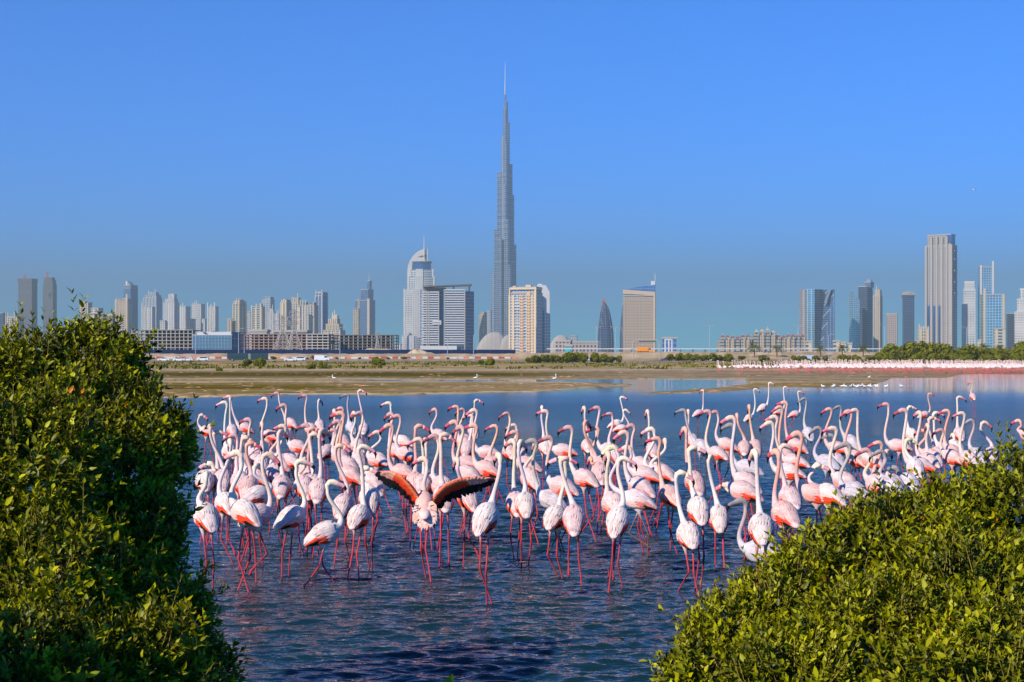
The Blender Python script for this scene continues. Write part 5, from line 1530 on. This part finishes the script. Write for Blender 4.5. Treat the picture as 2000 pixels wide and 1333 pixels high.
# ------------------------------------------------------------------ vegetation
def leaf_mat(name, dark, light, rough=0.42, trans=0.14):
    m, n, l, p = new_mat(name)
    at = n.new('ShaderNodeAttribute'); at.attribute_name = 'Col'
    p.inputs['Roughness'].default_value = rough; p.inputs['Specular IOR Level'].default_value = 0.18
    sx = n.new('ShaderNodeSeparateColor'); l.new(at.outputs['Color'], sx.inputs[0])
    mx = n.new('ShaderNodeMix'); mx.data_type = 'RGBA'
    mx.inputs[6].default_value = (*dark, 1); mx.inputs[7].default_value = (*light, 1)
    l.new(sx.outputs[0], mx.inputs[0])
    m2 = n.new('ShaderNodeMix'); m2.data_type = 'RGBA'; m2.inputs[7].default_value = (0.55, 0.16, 0.01, 1)
    l.new(sx.outputs[1], m2.inputs[0]); l.new(mx.outputs[2], m2.inputs[6])
    l.new(m2.outputs[2], p.inputs['Base Color'])
    tr = n.new('ShaderNodeBsdfTranslucent'); mul = n.new('ShaderNodeMix'); mul.data_type = 'RGBA'; mul.blend_type = 'MULTIPLY'
    mul.inputs[0].default_value = 1; mul.inputs[7].default_value = (1.0, 0.9, 0.3, 1)
    l.new(m2.outputs[2], mul.inputs[6]); l.new(mul.outputs[2], tr.inputs['Color'])
    ms = n.new('ShaderNodeMixShader'); ms.inputs[0].default_value = trans
    out = n['Material Output']
    l.new(p.outputs[0], ms.inputs[1]); l.new(tr.outputs[0], ms.inputs[2]); l.new(ms.outputs[0], out.inputs[0])
    return m
m_leaf = leaf_mat('mangrove_leaf', (0.009, 0.024, 0.0003), (0.42, 0.41, 0.002))
m_shrub = leaf_mat('distant_foliage', (0.034, 0.048, 0.001), (0.24, 0.24, 0.004), 0.6, .15)
m_bark = plain('bark', (0.16, 0.10, 0.05), 0.9, scale=20)
m_twig = plain('young_stem', (0.26, 0.20, 0.03), 0.6, scale=30)

LEAF_PROFILE = ((0.0,.05),(.22,.72),(.48,1.0),(.74,.70),(1.0,.02))
def leaf_geo(mb, base, d, nrm, L, w, col, fold=.35, droop=.12):
    d = d.normalized(); s = d.cross(nrm)
    if s.length < 1e-3: s = d.orthogonal()
    s.normalize(); nn = s.cross(d)
    v = []; 
    for u, ww in LEAF_PROFILE:
        p = base + d*(L*u) - nn*(droop*L*u*u)
        e = s*(w*ww)
        v += [p - e + nn*(w*ww*fold), p, p + e + nn*(w*ww*fold)]
    f = []
    for k in range(4):
        q = k*3; f += [(q,q+1,q+4,q+3),(q+1,q+2,q+5,q+4)]
    mb.add(v, f, 0, col)
def leaf_small(mb, base, d, nrm, L, w, col):
    """cheap folded leaf: four triangles"""
    d = d.normalized(); s = d.cross(nrm)
    if s.length < 1e-3: s = d.orthogonal()
    s.normalize(); nn = s.cross(d)
    m1 = base + d*(L*.45)
    mb.add([base, m1 - s*w + nn*(w*.35), base + d*(L*.5) - nn*(w*.05), m1 + s*w + nn*(w*.35), base + d*L - nn*(.1*L)], [(0,2,1),(0,3,2),(1,2,4),(2,3,4)], 0, col)

def rdir(r):
    z = r.uniform(-1, 1); a = r.uniform(0, 2*math.pi); q = math.sqrt(1-z*z)
    return Vector((q*math.cos(a), q*math.sin(a), z))

def mangrove_bush(name, label, blobs, n_shoot, n_near, seed, base, big=()):
    """blobs: (centre, radii) ellipsoids that fill the crown; shoots with paired leaves grow on and inside them"""
    r = random.Random(seed)
    root = empty(name, base, 0, label, 'bush')
    B = Vector(base)
    vol = [b[1][0]*b[1][1]+b[1][0]*b[1][2]+b[1][1]*b[1][2] for b in blobs]; tot = sum(vol)
    tot_mb = MB(); stems = MB()
    cand = []
    def inside(p, skip):
        for i, (c, rd) in enumerate(blobs):
            if i == skip: continue
            q = p-Vector(c)
            if (q.x/rd[0])**2+(q.y/rd[1])**2+(q.z/rd[2])**2 < .62: return True
        return False
    cnt = 0; tries = 0
    camp = Vector((0, 0, CH))
    while cnt < n_shoot and tries < n_shoot*6:
        tries += 1
        t = r.uniform(0, tot); bi = 0
        while t > vol[bi]: t -= vol[bi]; bi += 1
        c, rd = Vector(blobs[bi][0]), blobs[bi][1]
        d = rdir(r)
        dep = 1.0 - abs(r.gauss(0, .10)) if r.random() < .8 else r.uniform(.45, .9)
        lump = .93 + .13*math.sin(d.x*8+bi*1.3+seed)*math.sin(d.z*8+bi)+.10*math.sin(d.y*13+d.z*11+d.x*5+bi*2.1) + r.gauss(0, .03)
        p = c + Vector((d.x*rd[0], d.y*rd[1], d.z*rd[2]))*(dep*lump)
        hol = math.sin(p.x*7.1+1.3*math.sin(p.z*5+seed))*math.sin(p.z*8.3+seed)*math.sin(p.y*6.1+p.x*2)
        if hol < -.08 and dep > .80: p = c + (p-c)*(1-min(.30, .10-hol*.45))
        if p.z < .02: continue
        if inside(p, bi): continue
        nrm = Vector((d.x/rd[0], d.y/rd[1], d.z/rd[2])).normalized()
        toc = (camp-p).normalized()
        if nrm.dot(toc) < -.45 and r.random() < .75: continue
        cnt += 1
        g = (nrm*.75 + UP*.75 + rdir(r)*.45).normalized()
        SL = r.uniform(.06, .14); npair = r.choice((3,4,4,5))
        if r.random() < .06: SL *= 1.9; npair += 2
        tip = p + g*SL
        if r.random() < .5: stems.bar(p - g*.05, tip, .0022, 3, r2=.0012)
        ph = r.uniform(0, 3.14); u0 = g.orthogonal().normalized(); w0 = g.cross(u0)
        young = min(1, max(0, r.random()*.8 + .45*math.sin(p.x*9+p.z*7)*math.sin(p.z*11+p.y*5)))
        lsz = r.uniform(.78, 1.2)
        for k in range(npair):
            tt = (k+.6)/npair
            for s in (0, math.pi):
                a = ph + k*1.57 + s + r.uniform(-.3,.3)
                out = u0*math.cos(a)+w0*math.sin(a)
                ld = (out*(1.0-.35*tt) + g*(.55+.6*tt) + rdir(r)*.2).normalized()
                L = r.uniform(.033,.056)*lsz*(1-.25*abs(tt-.5)); w = L*r.uniform(.18,.25)
                light = min(1, max(0, .02+.62*young*tt+.18*r.random()+(.22 if tt > .85 else 0)))
                orange = 1.0 if r.random() < .0025 else 0.0
                col = (light, orange, 0)
                bpt = p + g*(SL*tt); ln = (g*.8 - out*.35 + rdir(r)*.35).normalized()
                if dep > .93 and nrm.dot(toc) > -.1:
                    cand.append((L*L*abs(ln.dot(toc))/max(.1, (bpt-camp).length_squared), bpt, ld, ln, L, w, col))
                else:
                    leaf_small(tot_mb, bpt, ld, ln, L, w, col)
    cand.sort(key=lambda q: -q[0])
    lm_cache = {}
    for i, (sc, bpt, ld, ln, L, w, col) in enumerate(cand):
        if i < n_near:
            key = (round(col[0]*5)/5, col[1])
            if key not in lm_cache:
                mb = MB(); leaf_geo(mb, Vector((0,0,0)), Vector((1,0,0)), Vector((0,0,1)), 1.0, .205, (key[0], key[1], 0)); lm_cache[key] = mb.mesh('leaf', m_leaf, True)
            o = link('leaf', lm_cache[key], root)
            s = ln.cross(ld).normalized(); n2 = ld.cross(s)
            o.matrix_local = Matrix.Translation(bpt-B) @ Matrix((ld*L*1.12, s*L*1.12, n2*L)).transposed().to_4x4()
        else:
            leaf_geo(tot_mb, bpt, ld, ln, L, w, col) if i < n_near*14 else leaf_small(tot_mb, bpt, ld, ln, L, w, col)
    tot_mb.v = [(a-B.x, b-B.y, c-B.z) for a, b, c in tot_mb.v]
    fo = tot_mb.build('foliage', m_leaf, root, True); fo['kind'] = 'stuff'
    stems.v = [(a-B.x, b-B.y, c-B.z) for a, b, c in stems.v]
    st = stems.build('twigs', m_twig, root); st['kind'] = 'stuff'
    for c, rd in blobs:                                   # trunks and limbs
        mb = MB(); p = Vector((B.x+(c[0]-B.x)*.35, B.y+(c[1]-B.y)*.35, -.25)); q = Vector(c)
        prev = p; pr = .045
        for k in range(1, 6):
            nx = p.lerp(q, k/5)+Vector((r.uniform(-.05,.05), r.uniform(-.05,.05), 0)); mb.bar(prev-B, nx-B, pr, 7, r2=pr*.82); prev = nx; pr *= .82
        for k in range(7):
            d = rdir(r); d.z = abs(d.z)*.8; e = q+Vector((d.x*rd[0], d.y*rd[1], d.z*rd[2]))*.8
            mb.bar(prev-B, e-B, pr*.7, 5, r2=.004)
        mb.build('limb', m_bark, root, True)
    for (px, py, D, dirx, dirz, ln) in big:               # long near shoots with large leaves
        p = W(px, py, D); g = Vector((dirx, -.15, dirz)).normalized()
        mb = MB(); mb.bar(p-g*.09-B, p+g*ln-B, .0026, 5, r2=.0014); mb.build('shoot', m_twig, root)
        u0 = g.orthogonal().normalized(); w0 = g.cross(u0)
        for k in range(4):
            tt = (k+1)/4
            for s in (0, math.pi):
                a = k*1.57+s+.4; out = u0*math.cos(a)+w0*math.sin(a); ld = (out+g*(.5+.6*tt)).normalized(); L = r.uniform(.07,.095)
                key = ('y', k % 2)
                if key not in lm_cache:
                    mb = MB(); leaf_geo(mb, Vector((0,0,0)), Vector((1,0,0)), Vector((0,0,1)), 1.0, .22, (.75+.2*(k % 2), 0, 0)); lm_cache[key] = mb.mesh('leaf', m_leaf, True)
                o = link('leaf', lm_cache[key], root); ln_ = (g-out*.4).normalized(); s_ = ln_.cross(ld).normalized(); n2 = ld.cross(s_)
                o.matrix_local = Matrix.Translation(p+g*(ln*tt)-B) @ Matrix((ld*L, s_*L, n2*L)).transposed().to_4x4()
    return root

def blob(px, py, rx, rz, D, ry=None):
    s = D/F
    return ((WX(px, D), D, WZ(py, D)), (rx*s, (ry or rx)*s, rz*s))
LEFT = [blob(120,790,165,130,8.6,170), blob(235,930,105,150,8.3,150), blob(20,950,200,170,7.6,190), blob(195,735,70,75,8.7,90), blob(310,870,55,75,8.4,80),
        blob(270,1090,90,130,8.0,130), blob(90,1190,190,180,7.2,190), blob(330,1240,80,110,7.8,110), blob(250,1310,160,100,7.0,140), blob(30,1340,200,150,6.6,190), blob(385,1330,62,62,7.7,80), blob(-60,810,120,130,8.4,170)]
RIGHT = [blob(1985,1030,150,125,8.6,170), blob(1850,1080,130,115,8.5,150), blob(1730,1098,112,108,8.3,140), blob(1625,1142,104,100,8.2,130), blob(1530,1216,98,92,8.0,130), blob(1438,1270,90,90,7.8,120), blob(1372,1330,75,75,7.6,100),
         blob(1900,1210,190,160,7.7,190), blob(1720,1290,170,135,7.4,170), blob(1570,1345,150,95,7.2,150), blob(1950,1350,210,150,6.9,190), blob(2130,1020,150,140,8.5,190), blob(2290,1060,150,140,8.4,190), blob(2180,1230,170,160,7.6,190)]
mangrove_bush('mangrove_bush', 'tall dense mangrove bush filling the left foreground', LEFT, 12500, 292, 31, (WX(120,8), 8.0, 0.0))
mangrove_bush('mangrove_bush', 'sloping dense mangrove bush filling the right foreground', RIGHT, 14000, 292, 57, (WX(1760,8), 8.0, 0.0))
def sprig(px, py, D, label):
    root = empty('mangrove_sprig', (WX(px, D), D, 0), 0, label, 'sprig')
    top = WZ(py, D); mb = MB(); mb.bar((0,0,-.2),(0,0,top-.03), .004, 5, r2=.002); mb.build('stem', m_twig, root)
    for k, (a, L) in enumerate(((.3,.075),(3.3,.06),(1.8,.055),(4.9,.05))):
        mb = MB(); d = Vector((math.cos(a)*.45, math.sin(a)*.3-.2, 1)).normalized()
        leaf_geo(mb, Vector((0,0,top-.05-.012*k)), d, Vector((.2,-1,.3)), L, L*.24, (.85,0,0)); mb.build('leaf', m_leaf, root, True)
sprig(875, 1322, 9.2, 'single bright green mangrove sprig poking up at the bottom edge')

# ---- mid-distance shrubs: leafy clump crowns
def crown_mesh(name, n, seed, size=.16):
    r = random.Random(seed); mb = MB()
    lobes = [(Vector((r.uniform(-.55,.55), r.uniform(-.45,.45), r.uniform(.25,.62))), r.uniform(.28,.46)) for _ in range(8)]
    for _ in range(n):
        c, R_ = r.choice(lobes); d = rdir(r); p = c + Vector((d.x*R_, d.y*R_, d.z*R_*.85))*(1-abs(r.gauss(0,.16)))
        if p.z < .02: continue
        nn = (d+rdir(r)*.7).normalized(); a = nn.orthogonal().normalized(); b = nn.cross(a); s = size*r.uniform(.5,1.1)
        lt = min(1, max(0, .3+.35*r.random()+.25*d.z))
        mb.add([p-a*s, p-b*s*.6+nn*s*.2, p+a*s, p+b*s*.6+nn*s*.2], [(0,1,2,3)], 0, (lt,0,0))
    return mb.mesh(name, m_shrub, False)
CROWNS = [crown_mesh('crown', 900, 40+i, .13) for i in range(5)]
def trunk_mesh(seed):
    r = random.Random(seed); mb = MB()
    for k in range(5):
        a = k*1.26; mb.bar((math.cos(a)*.06, math.sin(a)*.06, -.06), (math.cos(a)*.32+r.uniform(-.1,.1), math.sin(a)*.3, .5), .03, 5, r2=.01)
    return mb.mesh('trunk', m_bark)
TRUNKS = [trunk_mesh(i) for i in range(3)]
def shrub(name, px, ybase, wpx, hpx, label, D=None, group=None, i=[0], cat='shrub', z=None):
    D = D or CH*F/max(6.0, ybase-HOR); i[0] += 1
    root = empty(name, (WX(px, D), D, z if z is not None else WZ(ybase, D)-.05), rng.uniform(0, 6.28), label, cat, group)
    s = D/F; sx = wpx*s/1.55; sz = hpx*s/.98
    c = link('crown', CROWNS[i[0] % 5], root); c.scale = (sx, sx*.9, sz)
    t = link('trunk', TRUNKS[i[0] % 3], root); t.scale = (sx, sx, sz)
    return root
SHR = [(428,726,16,12,'round dark green shrub below the bus front'),(484,716,26,17,'olive shrub below the bus, left of a taller one'),(506,717,24,21,'taller olive shrub directly right of another below the bus'),
       (609,722,19,14,'round shrub below the white van'),(632,721,15,18,'upright shrub right of the round one below the white van'),(739,715,33,20,'wide leafy shrub left of the sail tower'),
       (958,715,26,17,'round green shrub below the supertall'),(938,712,13,11,'small shrub left of the round one below the supertall'),(849,713,7,6,'tiny lone shrub on the flat below the hotel')]
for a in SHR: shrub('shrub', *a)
hedge = [(1035,709,20,14),(1048,708,24,16),(1062,708,26,18),(1080,708,26,18),(1092,709,24,16),(1106,708,26,18),(1118,707,30,22),(1132,707,30,22),(1141,708,24,18),
         (1160,708,26,19),(1172,707,28,20),(1184,708,24,17),(1196,708,22,14),(1208,708,18,16),(1310,704,20,14),(1325,704,24,16),(1340,704,24,15),(1355,705,24,15),(1378,705,24,14),(1397,705,26,16),(1412,705,26,15),(1425,706,22,16),(1448,703,14,10),(1486,708,20,16),(1502,704,10,7),(1556,703,18,10),(1568,704,16,10),(1593,706,20,13),(1610,705,16,10),(1638,706,20,14),(1655,706,18,15),(1673,708,24,17),(1700,706,20,12),(1580,707,12,8)]
for i, (px, yb, w, h) in enumerate(hedge):
    g = 'rounded mangrove shrubs of the left-centre hedge' if px < 1215 else 'rounded mangrove shrubs along the highway right of centre'
    lab = 'rounded green mangrove shrub in the hedge below the bullet tower' if px < 1215 else 'rounded mangrove shrub along the highway verge above the far flock'
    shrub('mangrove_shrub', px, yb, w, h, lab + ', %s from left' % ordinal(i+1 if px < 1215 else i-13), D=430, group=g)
trees = [(1728,707,50,32),(1748,707,60,38),(1772,707,66,42),(1796,707,66,44),(1822,707,66,44),(1846,707,56,38),(1868,706,56,36),(1892,706,56,36),(1914,707,54,34),(1936,706,50,30),(1958,706,46,26),(1980,707,50,30),(2004,707,60,44),(2030,707,60,44),
         (1740,709,30,18),(1786,709,34,20),(1812,709,40,24),(1838,709,34,20),(1882,709,36,20),(1926,709,34,18),(1946,709,34,20),(1969,709,34,22),(1990,709,36,26)]
for i, (px, yb, w, h) in enumerate(trees):
    shrub('mangrove_tree', px, yb, w, h, ('mangrove tree, %s from the left in the back of the thicket' % ordinal(i+1) if i < 14 else 'lower mangrove tree, %s from the left in the front of the thicket' % ordinal(i-13)), D=470 if i < 14 else 420, group='mangrove thicket on the right', cat='tree')
for i, (px, yb, w, h) in enumerate(((285,704,12,7),(300,700,10,5),(316,700,10,5),(347,700,9,5),(534,699,12,7),(612,699,12,9),(600,700,9,5),(659,699,9,5),(702,699,7,5),(758,699,8,5),(788,700,14,6),(875,703,9,5))):
    shrub('verge_bush', px, yb, w, h, 'small bush on the sandy verge by the road barriers, %s from the left' % ordinal(sorted((285,300,316,347,534,612,600,659,702,758,788,875)).index(px)+1), D=628, group='small bushes along the barriers', z=.8)

# ---- unseen mangrove added beside the viewpoint to shade the foot of the left bush
root = empty('mangrove_tree', (-4.25, 4.3, 0), 0.4, 'unseen mangrove tree added left of the viewpoint to shade the left bush', 'tree')
c = link('crown', CROWNS[1], root, (0, 0, 1.55)); c.scale = (0.95, 0.95, 1.35)
t = link('trunk', TRUNKS[0], root); t.scale = (1.4, 1.4, 4.6)

# ---- palms
m_frond = leaf_mat('palm_frond', (0.09,0.11,0.012), (0.26,0.25,0.05), .6, .2)
def palm(px, ytop, ybase, D, label, seed):
    r = random.Random(seed); s = D/F
    root = empty('date_palm', (WX(px, D), D, WZ(ybase, D)), 0, label, 'palm tree', 'date palms by the highway')
    H = (ybase-ytop)*s; th = H*.62
    mb = MB(); prev = Vector((0,0,-.8))
    for k in range(9):
        nx = Vector((.10*math.sin(k*.5), 0, th*(k+1)/9)); mb.bar(prev, nx, .24+.03*(k % 2), 8, r2=.22); prev = nx
    mb.build('trunk', m_bark, root)
    R_ = H*.46
    for k in range(26):
        a = k*2.399; el = r.uniform(-.25, 1.25); mb = MB(); pts = []
        for q in range(6):
            t = q/5; rr_ = R_*t*math.cos(el)*1.1; z = R_*(t*math.sin(el) - .55*t*t)
            pts.append(Vector((math.cos(a)*rr_, math.sin(a)*rr_, th+z)))
        sd = Vector((-math.sin(a), math.cos(a), 0)); lt = r.uniform(.2,.8)
        for q in range(5):
            mb.bar(pts[q], pts[q+1], .045, 3, col=(lt,0,0)); d = (pts[q+1]-pts[q])
            for h_ in (0, .5):
                b0 = pts[q]+d*h_; ln = R_*.24*(1-.12*q)
                for s_ in (-1, 1): mb.add([b0, b0+d*.4, b0+d*.8+sd*(s_*ln)-UP*ln*.35], [(0,1,2)], 0, (lt,0,0))
        mb.build('frond', m_frond, root)
for i, (px, yt, yb, D) in enumerate(((1473,663,700,640),(1517,667,700,640),(1602.5,669,699,640),(1644.5,667,699,640),(1685.5,668,699,640),(1921,664,699,640),(1953,667,699,640))):
    palm(px, yt, yb, D, ['date palm left of the tallest palace block, first of the row','date palm between two palace blocks, second of the row','date palm before the folded glass tower','date palm right of the folded glass tower','date palm left of the thicket, before the slanted tower','date palm behind the thicket below the tall greenish tower','date palm behind the thicket, farthest right'][i], 60+i)

# ---- low scrub on the flats
r = random.Random(91); mb = MB()
for _ in range(5200):
    py = 703 + (r.random()**1.5)*19; px = r.uniform(-60, 2060)
    if vnoise(np.array([px/90.0]), np.array([py/2.4]), 55)[0] < .5: continue
    D = CH*F/(py-HOR); p = W(px, py, D); p.z = .05 + min(1, max(0, (D-250)/300))*.1
    if 545 < D < 625: continue
    s = r.uniform(.15,.45)
    for k in range(4):
        d = rdir(r); d.z = abs(d.z)+.25; a = d.orthogonal().normalized()*s*.5
        q = p+Vector((r.uniform(-.6,.6), r.uniform(-.6,.6), 0))
        mb.add([q-a, q+a, q+d*s*1.2], [(0,1,2)], 0, (min(1, .35+.6*r.random()), .12*r.random(), 0))
tag(mb.build('scrub_plants', m_shrub), 'low olive salt scrub dotting the flats', 'scrub', kind='stuff')

# ---- clods, weed and shells strewn over the mudflat
r = random.Random(17); mb = MB()
for _ in range(5200):
    py = 719 + r.random()*58; px = r.uniform(230, 2050)
    if vnoise(np.array([px/60.0]), np.array([py/1.6]), 66)[0] < .52: continue
    D = CH*F/(py-HOR); h = float(ground_height(np.array([px]), np.array([py]), np.array([D]))[0])
    if h < .004: continue
    s = r.uniform(.03,.16); p = Vector((WX(px, D), D, h-.01)); el = r.uniform(1.2, 4.0)
    c = r.choice([(.10,.0,0),(.25,.02,0),(.5,.25,0),(.15,.1,0),(.9,.35,0)])
    mb.add([p+Vector((-s*el,0,0)), p+Vector((0,-s,0)), p+Vector((s*el,0,0)), p+Vector((0,s,0)), p+Vector((r.uniform(-s,s)*.5,0,s*r.uniform(.25,.6)))], [(0,1,4),(1,2,4),(2,3,4),(3,0,4)], 0, c)
tag(mb.build('mud_debris', leaf_mat('mud_debris', (0.07,0.05,0.02), (0.42,0.34,0.22), .95, 0.0)), 'clods, weed and shells strewn over the mudflat', 'debris', kind='stuff')

# ------------------------------------------------------------------ hazy air over the plain
mb = MB(); mb.box(-12000, 12000, -60, 16000, -3.0, 845)
mh = bpy.data.materials.new('haze'); mh.use_nodes = True; nt = mh.node_tree; nt.nodes.clear()
ho = nt.nodes.new('ShaderNodeOutputMaterial'); hvv = nt.nodes.new('ShaderNodeVolumePrincipled')
hvv.inputs['Color'].default_value = (0.46, 0.585, 0.53, 1); hvv.inputs['Density'].default_value = 0.00015; hvv.inputs['Anisotropy'].default_value = 0.0
nt.links.new(hvv.outputs[0], ho.inputs['Volume'])
tag(mb.build('haze', mh), 'thin bluish haze in the air over the city', 'haze', kind='stuff')
